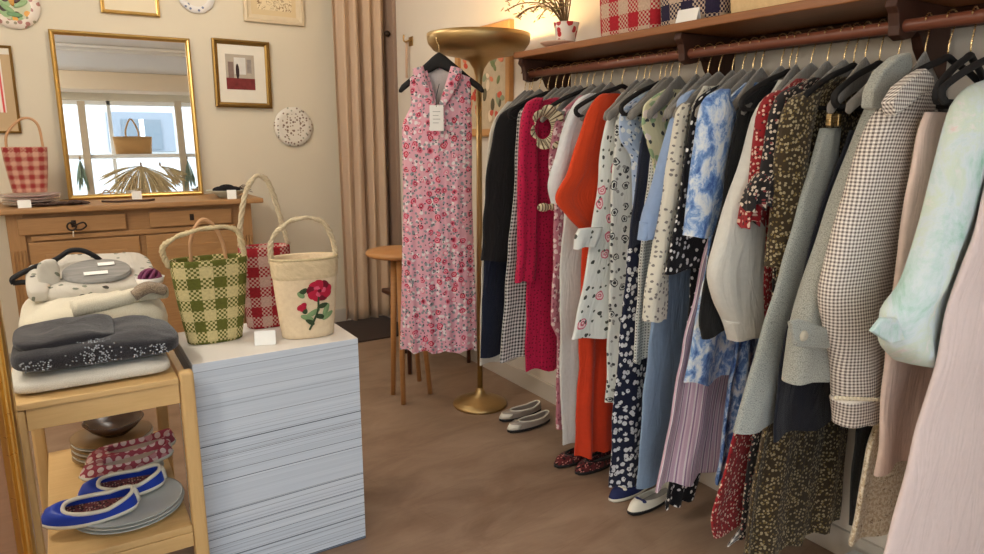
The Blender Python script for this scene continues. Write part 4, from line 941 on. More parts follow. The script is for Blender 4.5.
def garment(name, cat, label, Y, L, mat, short, th=.05, R=None, sleeves=(), top=True, hk='grey', fold=(5, .010), hem=.006, xmax=2.125, dy=0, neck=.07, yaw=0, sq=.7):
    _seed[0] += 1; sd = _seed[0]
    rows = []
    for u, v in L:
        p = at(u, v, 'Y', Y); rows.append((p.z, p.x))
    if top:
        z0, x0 = rows[0]
        if x0 < RX-neck-.02:
            rows.insert(0, (min(1.583, z0+.075), RX-neck)); 
        for i in range(len(rows)):
            rows[i] = (min(rows[i][0], 1.585-.004*i), rows[i][1])
    if not top and rows[0][0] < 1.40: rows.insert(0, (1.505, max(rows[0][1]+.02, RX-.10)))
    rr = []
    Rp = sorted([(at(u, v, 'Y', Y).z, at(u, v, 'Y', Y).x) for u, v in R], reverse=True) if R else None
    for z, xl in rows:
        if Rp:
            if z >= Rp[0][0]: xr = Rp[0][1]
            elif z <= Rp[-1][0]: xr = Rp[-1][1]
            else:
                for (za, xa), (zb, xb) in zip(Rp, Rp[1:]):
                    if zb <= z <= za: xr = lerp(xa, xb, (za-z)/max(1e-6, za-zb)); break
        else: xr = min(xmax, 2*RX-xl)
        tt = min(1, max(0, (1.585-z)/.12)) if top else 1
        rr.append((z, xl, max(xr, xl+.03), Y+dy, th*lerp(.55, 1, tt)))
    t = thing(name, label, cat, (RX, Y, rr[0][0])); rr = [q[:4]+(q[4]*.8,) for q in rr]; fold = (fold[0], fold[1]*.9)
    ring_garment(rr, seed=sd, fold=fold, hem=hem, sq=sq).build('body', mat, t, True)
    for sl in sleeves:
        srows = sl['rows']; sy = Y+sl.get('dy', -.012); q = []
        for v, a, b in srows:
            pa, pb = at(a, v, 'Y', sy), at(b, v, 'Y', sy); q.append((pa.z, pa.x, pb.x, sy, min(sl.get('th', .055), (pb.x-pa.x)*.8)))
        z0, xa, xb, _, tq = q[0]; q[0] = q[0][:4]+(tq*.8,)
        if sl.get('cap', True): q.insert(0, (z0+.016, lerp(xa, xb, .28), xb+.004, sy, tq*.6)); q.insert(0, (z0+.028, lerp(xa, xb, .7), xb+.012, sy+.004, tq*.35))
        ring_garment(q, n=30, nz=34, seed=sd+.5, fold=(2.5, sl.get('f', .006)), hem=sl.get('hem', .003), fold_top=.5, uvs=True).build(sl.get('name', 'sleeve'), sl.get('mat', mat), t, True)
    if hk: hanger(hk, Y+.004, ('grey velvet hanger holding the ' if hk == 'grey' else 'black hanger holding the ')+short, yaw or .16*math.sin(sd*2.3))
    return t
c_ = solid
M = dict(
 cream=c_('ivory cotton', (226, 220, 206)), black=c_('black crepe', (24, 22, 24)), navy=c_('navy twill', (22, 30, 52)),
 ging=gingham('black white small gingham', (34, 34, 38), (232, 230, 226), .016), mag=dotted('magenta lace', (186, 20, 70), [((120, 8, 44), 62, .22, .8, .6)]),
 ruf=stripes('brown cream stripe', [(214, 200, 168), (214, 200, 168), (98, 76, 54)], .014), pais=dotted('dusty rose paisley', (190, 120, 134), [((232, 206, 206), 38, .36, .7, 1), ((150, 80, 100), 56, .3, .5, 1)]),
 wshirt=c_('white linen', (226, 228, 230)), wtrou=c_('white cotton drill', (222, 220, 214)), orange=c_('orange viscose', (226, 72, 28), .06), orange2=c_('orange skirt viscose', (216, 62, 26), .08),
 roses=dotted('white rose print', (226, 230, 226), [((70, 74, 70), 24, .20, .30, 1), ((214, 110, 132), 15, .30, .3, 1, 7), ((244, 214, 218), 15, .22, .3, 1, 7), ((206, 96, 120), 15, .13, .3, 1, 7), ((250, 226, 226), 15, .06, .3, 1, 7), ((84, 92, 84), 32, .16, .28, 1)]),
 wblk=dotted('white with charcoal sprigs', (222, 224, 218), [((54, 56, 60), 22, .30, .4, 1, 7), ((222, 224, 218), 22, .21, .4, 1, 7), ((54, 56, 60), 22, .12, .4, 1, 7), ((64, 66, 68), 36, .24, .3, 1), ((150, 150, 146), 34, .2, .4, 1)]),
 lbcol=dotted('pale blue floral', (178, 196, 222), [((226, 230, 234), 40, .34, .7, 1), ((70, 90, 130), 54, .2, .4, 1)]), navyk=c_('navy knit', (44, 50, 72)),
 navfl=dotted('navy with white blossoms', (26, 32, 58), [((226, 228, 232), 44, .40, .72, .9), ((26, 32, 58), 88, .2, .5, 1)]), dots=dotted('white with tiny dots', (220, 222, 216), [((110, 116, 116), 88, .26, 1, .0)]),
 scarf=dotted('yellow green blossom print', (218, 214, 178), [((156, 182, 140), 30, .36, .6, 1), ((70, 74, 76), 34, .26, .4, 1), ((232, 220, 214), 26, .3, .4, 1)]),
 leafs=dotted('ivory with small leaf print', (220, 216, 202), [((130, 126, 122), 60, .26, .6, .8)]), lblue=c_('light blue poplin', (150, 174, 212)), lbtr=c_('light blue twill', (134, 158, 188)),
 polka=dotted('black with white dots', (20, 20, 26), [((232, 230, 230), 40, .24, .8, .9)]), toile=toile('blue toile', [(.36, (62, 96, 164)), (.47, (120, 156, 210)), (.53, (190, 208, 232)), (.6, (224, 230, 236))], 19),
 toile2=toile('blue toile dark', [(.38, (44, 76, 140)), (.48, (96, 132, 190)), (.55, (176, 198, 226)), (.64, (214, 222, 232))], 24),
 pinkst=stripes('lilac pink stripe', [(206, 176, 196), (206, 176, 196), (232, 222, 226), (160, 130, 160), (226, 206, 216)], .026), blk2=c_('black cotton', (18, 18, 20)),
 ball=c_('ivory voile', (224, 222, 214)), red=dotted('red with small blossoms', (146, 26, 34), [((222, 190, 170), 84, .30, .62, 1), ((70, 20, 24), 80, .2, .5, 1)]),
 bkfl=dotted('black with small blossoms', (30, 26, 28), [((206, 190, 172), 80, .30, .66, 1), ((130, 60, 60), 72, .2, .3, 1)]), brown=dotted('olive brown with small blossoms', (58, 46, 28), [((164, 150, 118), 90, .32, .66, 1), ((116, 98, 56), 90, .26, .5, 1)]),
 grsk=tweed('grey green wool', (146, 151, 147), (182, 186, 180), 330, (116, 120, 118)), nav=c_('deep navy wool', (18, 22, 36)), coat=tweed('light grey wool', (148, 150, 142), (186, 186, 176), 330, (120, 120, 114)),
 hound=gingham('beige black mini check', (104, 90, 84), (240, 231, 220), .0088, crinkle=.15), pinkd=c_('blush pink crepe', (240, 214, 200)), tweed=tweed('cream boucle', (206, 188, 156), (242, 234, 216), 110, (150, 128, 96), bumpy=1),
 pastel=toile('pastel watercolour', [(.3, (150, 196, 176)), (.4, (192, 216, 212)), (.48, (212, 224, 228)), (.56, (208, 222, 208)), (.62, (224, 226, 222)), (.7, (230, 196, 192))], 8), coatp=c_('pale pink coating', (228, 208, 204), .04))
G = garment
G('trousers', 'trousers', 'ivory trousers at the far end of the rail, behind the black blouse', 2.735, [(495, 118), (489, 135), (484, 200), (479, 365)], M['cream'], 'ivory trousers at the far end', th=.035, neck=.1)
G('blouse', 'blouse', 'plain black long blouse near the far end of the rail', 2.62, [(500, 116), (489, 160), (481, 262)], M['black'], 'plain black blouse')
G('skirt', 'skirt', 'navy skirt hanging below the black blouse', 2.68, [(486, 235), (482, 290), (480, 358)], M['navy'], 'navy skirt', th=.035, top=False)
G('gingham_dress', 'dress', 'black and white gingham dress left of the magenta lace one', 2.50, [(519, 114), (513, 200), (507, 262), (499, 361)], M['ging'], 'black and white gingham dress', th=.045)
G('lace_dress', 'dress', 'magenta lace dress with elbow sleeves', 2.41, [(531, 106), (529, 140), (529, 230), (527, 300), (526, 372)], M['mag'], 'magenta lace dress', hem=.012,
  sleeves=[dict(rows=[(104, 526, 541), (125, 521, 537), (180, 518, 536), (240, 518, 536), (282, 515, 534)], th=.05)])
t = G('ruffle_blouse', 'blouse', 'cream and brown striped blouse with ruffled shoulder', 2.33, [(556, 108), (558, 150), (562, 200), (564, 255)], M['ruf'], 'striped ruffle blouse', th=.04)
def ruffle(par, name, cpx, Y, r, mat, n=9, amp=.012, w=.035, a0=0, a1=2*PI, tilt=0, sx=1):
    c = at(cpx[0], cpx[1], 'Y', Y); rings = []
    for k in range(4):
        f = k/3; row = []
        for j in range(73):
            a = lerp(a0, a1, j/72); rr = r*(.55+.45*f); wv = amp*f*math.sin(n*a)
            row.append((c.x+rr*math.cos(a)*sx, c.y-.012+wv-w*f*.6, c.z+rr*math.sin(a)*1.1+amp*.4*f*math.cos(n*a)))
        rings.append(row)
    m = MB().grid(rings, False); m.uv = [[(lerp(0, 2*PI*r, (i % 73)/72), (i//73)*w/3) for i in f] for f in m.f]
    m.build(name, mat, par, True, solid=.002)
ruffle(t, 'ruffled_shoulder', (541, 128), 2.29, .075, M['ruf'], 8, .017, .06)
p0 = at(549, 207, 'Y', 2.29)
m = MB()
for sx in (-1, 1): m.ball((p0.x+sx*.028, p0.y, p0.z), .032, .014, .018)
m.ball(p0, .012); m.uv = [[(m.v[i][0], m.v[i][2]) for i in f] for f in m.f]; m.build('tie_bow', M['ruf'], t, True)
G('jumpsuit', 'jumpsuit', 'dusty rose paisley jumpsuit beside the white linen shirt', 2.25, [(561, 112), (556, 122), (549, 160), (554, 210), (553, 260), (550, 325), (556, 337), (555, 428)], M['pais'], 'dusty rose paisley jumpsuit', th=.04)
G('shirt', 'shirt', 'white linen shirt behind the orange kaftan', 2.19, [(588, 98), (578, 106), (571, 130), (566, 165), (564, 215), (566, 270)], M['wshirt'], 'white linen shirt', th=.04,
  sleeves=[dict(rows=[(100, 577, 595), (120, 567, 586), (150, 558, 580), (185, 550, 573), (203, 553, 570)])])
t = G('trousers', 'trousers', 'white cotton trousers with punched hems below the white linen shirt', 2.14, [(566, 212), (561, 260), (560, 330), (560, 372), (563, 446)], M['wtrou'], 'white cotton trousers', th=.035, top=False, hk='grey')
G('kaftan', 'dress', 'bright orange kaftan with wide pointed sleeves', 2.075, [(603, 92), (588, 110), (578, 140), (566, 172), (554, 198), (565, 216), (581, 232)], M['orange'], 'orange kaftan', th=.05, hk='black', hem=.002, fold=(4, .012))
G('maxi_skirt', 'skirt', 'long orange skirt hanging under the orange kaftan', 2.09, [(590, 215), (583, 250), (580, 330), (577, 458)], M['orange2'], 'long orange skirt', th=.04, top=False, hk=None, fold=(7, .016))
G('rose_dress', 'dress', 'white dress printed with pink roses, in front of the orange kaftan', 1.995, [(612, 106), (606, 125), (601, 160), (595, 210), (585, 285), (572, 341)], M['roses'], 'white rose print dress', th=.05, fold=(4, .012),
  sleeves=[dict(rows=[(229, 579, 602), (236, 575, 600), (248, 573, 595)], th=.04, cap=False)])
G('sprig_dress', 'dress', 'long white dress with charcoal sprigs beside the rose print dress', 1.93, [(623, 108), (616, 130), (612, 200), (610, 300), (607, 404)], M['wblk'], 'charcoal sprig dress', th=.045)
t = G('floral_blouse', 'blouse', 'pale blue floral blouse with a stand collar, left of the yellow green blouse', 1.875, [(626, 107), (621, 118), (620, 135), (630, 160), (632, 230)], M['lbcol'], 'pale blue floral blouse', th=.04, hk='black')
G('jumper', 'jumper', 'navy knit jumper sleeve hanging over the navy floral trousers', 1.85, [(645, 120), (638, 160), (633, 200), (628, 246)], M['navyk'], 'navy knit jumper', th=.035)
G('floral_trousers', 'trousers', 'navy wide trousers with white blossoms reaching the floor', 1.885, [(634, 215), (628, 260), (621, 330), (614, 420), (611, 489)], M['navfl'], 'navy blossom trousers', th=.045, top=False, hk=None, fold=(4, .010))
G('print_blouse', 'blouse', 'yellow green blossom blouse between the blue floral one and the light blue shirt', 1.785, [(650, 99), (643, 108), (642, 122), (648, 142), (655, 170), (655, 230)], M['scarf'], 'yellow green blossom blouse', th=.04)
G('dotted_tunic', 'tunic', 'white tunic with tiny dots above the light blue trousers', 1.825, [(652, 150), (642, 230), (637, 290), (632, 362)], M['dots'], 'white tiny dot tunic', th=.035, top=False)
G('shirt', 'shirt', 'light blue poplin shirt with buttoned cuff', 1.655, [(698, 91), (686, 100), (679, 115), (670, 150), (668, 200), (668, 250)], M['lblue'], 'light blue poplin shirt', th=.04,
  sleeves=[dict(rows=[(98, 681, 699), (115, 674, 692), (145, 664, 688), (190, 652, 677), (222, 643, 667), (238, 641, 661)], th=.06)])
G('wide_trousers', 'trousers', 'light blue wide trousers reaching the floor', 1.705, [(660, 235), (653, 300), (643, 400), (636, 487)], M['lbtr'], 'light blue wide trousers', th=.04, top=False, fold=(3, .008))
G('leaf_blouse', 'blouse', 'ivory blouse with small leaf print and long sleeve', 1.61, [(694, 105), (688, 120), (685, 160), (682, 220)], M['leafs'], 'ivory leaf print blouse', th=.035,
  sleeves=[dict(rows=[(112, 679, 688), (150, 672, 683), (200, 664, 677), (240, 656, 672), (285, 648, 667), (305, 646, 666), (322, 645, 664)], th=.045)])
G('polka_blouse', 'blouse', 'black blouse with white polka dots', 1.555, [(708, 90), (695, 102), (687, 140), (678, 200), (664, 273)], M['polka'], 'black polka dot blouse', th=.045)
G('polka_trousers', 'trousers', 'black polka dot trousers showing under the lilac striped skirt', 1.575, [(690, 300), (680, 400), (664, 508)], M['polka'], 'black polka dot trousers', th=.03, top=False, hk=None, R=[(735, 300), (722, 400), (692, 508)])
G('striped_skirt', 'skirt', 'long lilac and pink striped skirt', 1.515, [(712, 225), (704, 250), (690, 310), (672, 400), (655, 490)], M['pinkst'], 'lilac striped skirt', th=.045, top=False, fold=(6, .014), hem=.012)
G('toile_dress', 'dress', 'blue and white toile dress with elbow sleeves', 1.445, [(728, 100), (720, 120), (714, 200), (709, 260), (698, 325), (686, 386)], M['toile'], 'blue toile dress', th=.04, hem=.012, fold=(6, .012),
  sleeves=[dict(rows=[(98, 708, 728), (112, 702, 733), (150, 696, 731), (195, 690, 723), (225, 687, 715), (237, 686, 711)], th=.065, dy=-.02)])
G('cotton_dress', 'dress', 'plain black dress behind the ivory balloon sleeve blouse', 1.375, [(748, 94), (738, 110), (730, 150), (722, 200), (707, 265), (697, 322), (700, 337)], M['blk2'], 'plain black dress', th=.045)
G('toile_trousers', 'trousers', 'dark blue toile trousers under the blue toile dress', 1.41, [(738, 330), (727, 400), (716, 484)], M['toile2'], 'dark blue toile trousers', th=.035, top=False, hk=None)
t = G('balloon_blouse', 'blouse', 'ivory blouse with a big balloon sleeve and band cuff', 1.325, [(772, 96), (764, 108), (754, 160), (750, 220), (752, 280)], M['ball'], 'ivory balloon sleeve blouse', th=.04,
  sleeves=[dict(rows=[(104, 762, 776), (120, 757, 776), (150, 749, 774), (200, 732, 770), (245, 717, 769), (272, 712, 768), (300, 717, 768), (322, 726, 767), (338, 731, 766)], th=.075, dy=-.02)])
def flounce(par, rows, Y, mat, n=5, amp=.012, th=.06, name='sleeve_ruffle'):
    q = []
    for v, a, b in rows:
        pa, pb = at(a, v, 'Y', Y), at(b, v, 'Y', Y); q.append((pa.z, pa.x, pb.x, Y, th))
    ring_garment(q, n=44, nz=14, seed=n, fold=(n*2, amp), hem=.012, fold_top=.05).build(name, mat, par, True)
t = G('floral_dress', 'dress', 'long red dress with small blossoms and ruffled sleeve', 1.275, [(780, 92), (770, 104), (765, 140), (762, 220), (760, 320), (742, 400), (722, 470), (708, 522), (711, 537)], M['red'], 'red blossom dress', th=.035, fold=(5, .009),
  sleeves=[dict(rows=[(100, 765, 784), (120, 758, 781), (160, 753, 777), (195, 750, 774)], th=.05)])
flounce(t, [(188, 751, 773), (205, 745, 776), (224, 741, 778)], 1.258, M['red'])
t = G('floral_dress', 'dress', 'long black dress with small blossoms between the red and olive ones', 1.225, [(795, 86), (782, 100), (776, 140), (774, 220), (770, 330), (752, 430), (738, 537)], M['bkfl'], 'black blossom dress', th=.03, fold=(5, .008),
  sleeves=[dict(rows=[(96, 778, 800), (115, 771, 794), (150, 765, 788), (180, 760, 785)], th=.05)])
flounce(t, [(174, 760, 784), (190, 750, 786), (207, 745, 788)], 1.205, M['bkfl'])
G('gingham_skirt', 'skirt', 'black and white gingham skirt showing below the olive floral dress', 1.235, [(790, 420), (760, 500), (728, 548)], M['ging'], 'gingham skirt', th=.03, top=False, hk=None, R=[(860, 420), (858, 480), (852, 552)])
G('floral_dress', 'dress', 'long olive brown dress with small blossoms, nearest of the three', 1.175, [(812, 88), (796, 102), (787, 125), (781, 200), (776, 270), (768, 400), (754, 480), (744, 566)], M['brown'], 'olive blossom dress', th=.04, fold=(7, .013),
  sleeves=[dict(rows=[(100, 792, 818), (120, 784, 812), (160, 779, 806), (220, 775, 803), (268, 770, 800)], th=.06)])
t = G('wool_skirt', 'skirt', 'grey green wool skirt clipped to a hanger, left of the grey coat', 1.115, [(824, 128), (818, 150), (802, 200), (776, 290), (750, 375), (735, 434)], M['grsk'], 'grey green wool skirt', th=.045, top=False, hk='grey', R=[(838, 128), (836, 160), (836, 250), (812, 330), (775, 437)], fold=(2, .006), hem=.002)
for u in (828, 836):
    p = at(u, 122, 'Y', 1.10); b = MB().box(p.x-.007, p.x+.007, p.y-.012, p.y+.004, p.z-.012, p.z+.022); b.build('clip', M_hook, t, bevel=.003)
G('wool_dress', 'dress', 'deep navy wool dress between the grey coat and the olive floral dress', 1.075, [(850, 130), (825, 200), (795, 300), (776, 380), (771, 440)], M['nav'], 'deep navy wool dress', th=.035, top=False, hk='black', R=[(900, 130), (890, 300), (876, 446)])
t = G('wool_coat', 'coat', 'light grey wool coat with turned collar and buttoned cuff strap', 1.025, [(897, 82), (882, 108), (872, 140), (864, 200), (858, 280), (850, 340)], M['coat'], 'light grey wool coat', th=.05, hk='grey',
  sleeves=[dict(rows=[(100, 876, 902), (125, 865, 895), (170, 848, 878), (230, 826, 862), (290, 806, 845), (340, 794, 832), (383, 789, 826)], th=.08, dy=-.02)])
def patch(par, name, px, Y, mat, th=.012, bev=.004):
    P = [at(u, v, 'Y', Y) for u, v in px]; m = MB().prism(P, (0, th, 0)); m.uv = [[(m.v[i][0]+m.v[i][1], m.v[i][2]) for i in f] for f in m.f]
    return m.build(name, mat, par, bevel=bev)
M_horn = plain('pearl button', (190, 180, 160), .3)
def collar(par, Y, px, mat, th=.02):
    patch(par, 'collar', px, Y, mat, th, .006)
collar(t, .95, [(880, 110), (872, 108), (874, 90), (884, 70), (900, 56), (912, 52), (914, 66), (904, 88), (892, 106)], M['coat'], .03)
st = patch(t, 'cuff_strap', [(791, 322), (800, 319), (832, 330), (834, 345), (829, 349), (796, 347)], .945, M['coat'], .012)
p = at(804, 336, 'Y', .943); MB().lathe([(.001, .004), (.010, .005), (.0135, 0), (.0135, -.004), (.001, -.004)], (0, 0, 0), 20).xf(Matrix.Translation(p) @ Matrix.Rotation(PI/2, 4, 'X')).build('button', M_horn, st, True)
t = G('check_jacket', 'jacket', 'beige and black mini check jacket with fringed cuff', .96, [(925, 92), (905, 112), (893, 140), (888, 200), (884, 300)], M['hound'], 'mini check jacket', th=.05, hk='grey',
  sleeves=[dict(rows=[(98, 896, 930), (120, 878, 924), (155, 863, 915), (210, 846, 905), (260, 832, 897), (292, 826, 893), (330, 830, 890), (365, 837, 886), (395, 839, 885), (424, 842, 882)], th=.085, dy=-.025, f=.004)])
collar(t, .868, [(896, 116), (893, 102), (903, 86), (918, 74), (928, 68), (935, 76), (936, 90), (922, 96), (908, 108)], M['hound'], .03)
m = MB(); a, b = at(836, 398, 'Y', .885), at(883, 400, 'Y', .885)
for k in range(14): m.ball(a.lerp(b, k/13), .0055, .006, .0055, 8, 6)
m.build('fringe_trim', plain('cream pompom', (222, 208, 180), .95), t, True)
G('long_coat', 'coat', 'long black coat in the shade between the check jacket and the navy wool dress', .992, [(884, 150), (868, 300), (858, 400), (846, 522)], solid('black coating', (24, 24, 26)), 'long black coat', th=.03, top=False, hk=None, R=[(930, 150), (925, 300), (915, 522)])
G('boucle_dress', 'dress', 'cream boucle dress showing below the blush pink dress', .905, [(905, 120), (895, 250), (884, 400), (868, 450), (855, 520), (849, 545)], M['tweed'], 'cream boucle dress', th=.04, hk='black', top=False, R=[(950, 120), (940, 400), (935, 545)])
t = G('crepe_dress', 'dress', 'blush pink crepe dress beside the mini check jacket', .855, [(926, 112), (916, 140), (906, 200), (892, 290), (882, 380), (874, 473)], M['pinkd'], 'blush pink crepe dress', th=.045, hk='black', R=[(985, 112), (975, 300), (950, 400), (928, 478)], top=False, fold=(3, .012))
t = G('pastel_blouse', 'blouse', 'pastel watercolour blouse with puffed sleeve and tied cuff', .785, [(992, 90), (976, 108), (964, 150), (955, 220), (945, 300)], M['pastel'], 'pastel watercolour blouse', th=.045, hk='black',
  sleeves=[dict(rows=[(90, 974, 1002), (110, 962, 996), (150, 950, 990), (200, 935, 980), (250, 920, 968), (285, 908, 960), (315, 889, 952), (340, 888, 944), (364, 904, 938)], th=.085, dy=-.02, f=.01)])
patch(t, 'cuff_tie', [(873, 332), (884, 318), (898, 318), (906, 340), (892, 344)], .735, M['pastel'], .012)
G('pink_coat', 'coat', 'pale pink coat at the near end of the rail, cut by the right edge', .70, [(1010, 120), (990, 180), (968, 250), (945, 330), (920, 430), (886, 560), (868, 640)], M['coatp'], 'pale pink coat', th=.055, hk='black', top=False, fold=(3, .01), R=[(1120, 120), (1115, 300), (1080, 640)])
def band(key, rows, Y, mat, th, name='cuff'):
    par = [o for o in COL.objects if o.get('label') == key][0]; q = []
    for v, a, b in rows: pa, pb = at(a, v, 'Y', Y), at(b, v, 'Y', Y); q.append((pa.z, pa.x, pb.x, Y, th))
    ring_garment(q, n=36, nz=8, seed=2, fold=(3, .002), hem=.001, uvs=True).build(name, mat, par, True)
band('ivory blouse with a big balloon sleeve and band cuff', [(321, 725, 769), (330, 727, 769), (340, 730, 768)], 1.305, M['ball'], .068)
band('light blue poplin shirt with buttoned cuff', [(222, 641, 669), (231, 640, 666), (240, 639, 663)], 1.643, M['lblue'], .056)
band('beige and black mini check jacket with fringed cuff', [(401, 837, 888), (412, 839, 887), (425, 840, 885)], .93, M['hound'], .092)
# spare hangers between the garments
for y, kd, lb in ((2.705, 'grey', 'empty grey hanger between the ivory trousers and the black blouse'), (2.56, 'black', 'empty black hanger between the black blouse and the gingham dress'), (2.455, 'grey', 'empty grey hanger left of the magenta lace dress'), (2.37, 'grey', 'empty grey hanger right of the magenta lace dress'), (2.29, 'black', 'empty black hanger right of the striped ruffle blouse'),
                  (1.96, 'grey', 'empty grey hanger between the rose print and charcoal sprig dresses'), (1.48, 'grey', 'empty grey hanger left of the blue toile dress'), (1.35, 'black', 'empty black hanger between the black dress and the ivory balloon blouse'), (1.15, 'black', 'empty black hanger right of the olive floral dress')):
    hanger(kd, y, lb)

# ------------------------------------------------------------------ low white board under the near end of the rail
b = MB().box(1.60, 2.13, .62, 1.12, 0.001, .07).build('display_board', plain('grey white laminate', (196, 196, 192), .5), None, bevel=.004)
tag(b, 'low grey white display board on the floor under the near end of the rail', 'display board')

# ================================================================== DRESS HANGING FROM THE LAMP
e_r = Vector((math.cos(YAW), -math.sin(YAW), 0)); e_n = Vector((-math.sin(YAW), -math.cos(YAW), 0))
PD = at(438, 70, 'Y', 2.985)
def atd(u, v):
    d = RT*((u-492)/FPX)-UP*((v-277)/FPX)+FW; q = CAM+d*((PD-CAM).dot(e_n)/d.dot(e_n)); return (q-PD).dot(e_r), q.z
rowsd = []
for v, a, b in [(78, 409, 471), (102, 411, 471), (128, 402, 472), (190, 403, 472), (250, 402, 474), (300, 401, 476), (349, 400, 477)]:
    s0, z = atd(a, v); s1, _ = atd(b, v); rowsd.append((z, s0, s1))
zV, zS = atd(438, 120)[1], atd(438, 68)[1]; hv = atd(453, 68)[0]
R_d = interp(rowsd, 60)
def dpt(s, y, z): return PD+e_r*s+e_n*y+Vector((0, 0, z-PD.z))
def depth(s, a, c, t): return lerp(.035, .06, min(1, t*2))*math.sqrt(max(0, 1-((s-c)/a)**2))
def dfold(s, t): return (.010*math.sin(s*75+1.0*math.sin(t*4))+.006*math.sin(s*140+2))*max(0, t-.12)
M_pinkdress = dotted('pink meadow floral', (224, 168, 182), [((234, 222, 222), 40, .34, .45, 1), ((140, 146, 150), 46, .30, .6, 1), ([(204, 70, 98), (216, 112, 134), (224, 140, 158), (196, 56, 82)], 26, .36, .5, 1, 7), ([(232, 150, 166), (160, 36, 62), (238, 200, 206), (232, 150, 160)], 26, .2, .5, 1, 7), ([(140, 30, 52), (226, 190, 196), (150, 40, 60)], 26, .08, .5, 1, 7), ((66, 64, 70), 56, .2, .4, 1)])
t = thing('summer_dress', 'sleeveless pink floral dress hanging from the rim of the brass lamp', 'dress', (PD.x, PD.y, PD.z))
NC = 30
def sheet(front, name, mat):
    m = MB(); uv = []
    halves = ((-1, 0), (0, 1)) if front else ((-1, 1),)
    for ha, hb in halves:
        rings = []
        for i, (z, s0, s1) in enumerate(R_d):
            tt = i/59; c, a = (s0+s1)/2, (s1-s0)/2; row = []
            vv = hv*min(1, max(0, (z-zV)/(zS-zV))) if front else 0
            for j in range(NC+1):
                f = j/NC
                if front: s = lerp(s0, c-vv, f) if ha < 0 else lerp(c+vv, s1, f)
                else: s = lerp(s0, s1, f)
                rise = .052*(1-min(1, abs(s-c)/a))*max(0, 1-tt*5)
                y = depth(s, a, c, tt)*(1 if front else -1)+dfold(s, tt)*(1 if front else .7)
                row.append((dpt(s, y, z+rise+(.008*math.sin(s*60) if i == 59 else 0)), (s if front else s+.5, z)))
            rings.append(row)
        b0 = len(m.v); m.grid([[p for p, _ in r] for r in rings], False); flat = [q for r in rings for _, q in r]; uv += flat
    m.uv = [[uv[i] for i in f] for f in m.f]
    return m.build(name, mat, t, True)
sheet(True, 'front_panel', M_pinkdress); sheet(False, 'back_panel', M_pinkdress)
# pale lining seen through the neckline
m = MB(); rings = []
for i in range(10):
    z = lerp(zS-.005, zV-.03, i/9); rings.append([dpt(s, -.022+0*s, z) for s in [lerp(-hv*1.25, hv*1.25, j/8) for j in range(9)]])
m.grid(rings, False).build('lining', c_('white lining', (226, 214, 208), kind='Object'), t, True, solid=.002)
# collar: two revers along the V plus the back neck band
for sg in (-1, 1):
    rings = []
    for i in range(12):
        f = i/11; z = lerp(zS+.004, zV+.03, f); sv = hv*(1-f)*.98; w = .062*math.sin(PI*min(1, .25+f*.75))**.7*(1-f*.35)
        rings.append([dpt(sg*(sv-.004+w*k/5), .048+.010*math.sin(PI*k/5)+.008*f, z-.012*k/5) for k in range(6)])
    m = MB().grid(rings, False); m.uv = [[(m.v[i][0]*1.2, m.v[i][2]) for i in f] for f in m.f]; m.build('collar', M_pinkdress, t, True, solid=.003)
rings = []
for i in range(13):
    a = lerp(0, PI, i/12); rings.append([dpt(hv*1.05*math.cos(a), -.02-.01*math.sin(a), zS-.012+.02*math.sin(a)+.022*k/3) for k in range(4)])
m = MB().grid(rings, False); m.uv = [[(m.v[i][0]*1.2, m.v[i][2]) for i in f] for f in m.f]; m.build('neck_band', M_pinkdress, t, True, solid=.003)
m = MB()
for k in range(7): 
    z = lerp(zV-.04, zV-.36, k/6); p = dpt(.0, .066, z); m.ball(p, .005, .005, .005, 10, 6)
m.build('button', M_horn, t, True)
ht = thing('clothes_hanger', 'black hanger hooked on the lamp rim carrying the pink floral dress', 'hanger', tuple(PD))
m = MB(); rings = []
sl, zl = atd(399, 91); sr, zr = atd(484, 91); s0, z0 = atd(439, 57)
for i in range(33):
    s = -1+2*i/32; a = abs(s); x = s0+(sr-s0)*s if s > 0 else s0+(s0-sl)*s; zz = z0-.012-(z0-zl)*a**1.1*.92; h = lerp(.036, .018, min(1, a*1.5))
    if .10 < a < .22: h *= 1.05
    rings.append([dpt(x, -.002+.012*math.cos(q), zz+h*math.sin(q)*(1 if a < .99 else .4)) for q in [2*PI*j/12 for j in range(12)]])
m.grid(rings, True, True, True).build('hanger_body', M_hblack, ht, True)
_, zh = atd(436, 38)
hp = [dpt(s0, 0, z0+.005), dpt(s0, 0, z0+.05), dpt(s0-.012, 0, zh-.01), dpt(s0-.004, 0, zh+.018), dpt(s0+.016, 0, zh+.02), dpt(s0+.026, 0, zh+.005)]
MB().tube(catmull(hp, 24), .0022, 6).build('hook', M_hook, ht, True)
sv, zt_ = atd(431, 106); sw, zb_ = atd(445, 131)
tg = thing('swing_tag', 'white paper swing tag hanging at the neck of the pink floral dress', 'tag', tuple(dpt(sv, .085, zt_)))
MB().add([dpt(s, .086, z) for s, z in ((sv, zb_), (sw, zb_), (sw, zt_), (sv, zt_))], [(0,1,2,3)]).build('tag_card', M_card, tg, solid=.0015)
m = MB()
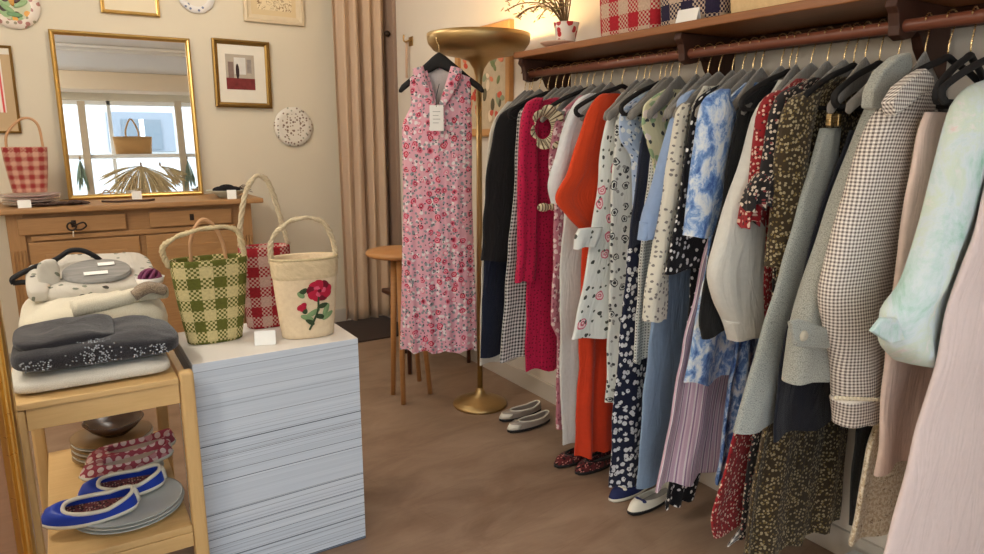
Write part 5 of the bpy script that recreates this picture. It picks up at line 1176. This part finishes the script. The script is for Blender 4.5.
for k in range(4): z = lerp(zt_-.03, zb_+.035, k/3); m.add([dpt(s, .0885, q) for s, q in ((sv+.015, z), (sw-.015-.008*(k % 2), z), (sw-.015-.008*(k % 2), z+.0022), (sv+.015, z+.0022))], [(0,1,2,3)])
m.build('printed_lines', plain('faint grey ink', (150, 146, 142), .8), tg)
MB().tube([dpt((sv+sw)/2, .0875, zt_-.006), dpt((sv+sw)/2-.004, .05, zt_+.04), dpt(s0, .012, zt_+.10)], .0014, 6).build('tag_string', M_hblack, tg, True)

# ================================================================== LIGHT, SKY, CAMERA
W = bpy.data.worlds.new('sky'); SC.world = W; W.use_nodes = True; bg = W.node_tree.nodes['Background']; bg.inputs[0].default_value = (.86, .93, 1, 1); bg.inputs[1].default_value = 5.0
def area(name, loc, rot, sx, sy, power, col):
    l = bpy.data.lights.new(name, 'AREA'); l.shape = 'RECTANGLE'; l.size, l.size_y = sx, sy; l.energy = power; l.color = col
    o = bpy.data.objects.new(name, l); o.location = loc; o.rotation_euler = rot; COL.objects.link(o); return l
pl = area('window_portal', ((WX0+WX1)/2, YF-.12, (WZ0+WZ1)/2), (PI/2, 0, 0), WX1-WX0, WZ1-WZ0, 1, (1, 1, 1)); pl.cycles.is_portal = True
for k, (x, y, pw) in enumerate(((-1.0, .7, 38), (-.9, 2.7, 38), (.75, 3.85, 16))):  # unseen warm point fills added to brighten the room, without fixtures
    l = bpy.data.lights.new('room_fill_light', 'POINT'); l.energy = pw; l.color = (1, .93, .83); l.shadow_soft_size = .18
    o = bpy.data.objects.new('room_fill_light', l); o.location = (x, y, 2.45 if y < 3 else 2.6); COL.objects.link(o)
cam = bpy.data.cameras.new('camera'); co = bpy.data.objects.new('camera', cam); COL.objects.link(co); SC.camera = co
cam.sensor_fit = 'HORIZONTAL'; cam.sensor_width = 36; cam.lens = 36*FPX/984
co.matrix_world = Matrix(((RT.x, UP.x, -FW.x, 0), (RT.y, UP.y, -FW.y, 0), (RT.z, UP.z, -FW.z, HC), (0, 0, 0, 1)))
cam.clip_start = .02
vs = SC.view_settings; vs.view_transform = 'Standard'; vs.look = 'None'; vs.gamma = 1; vs.use_curve_mapping = False; vs.exposure = 0.38
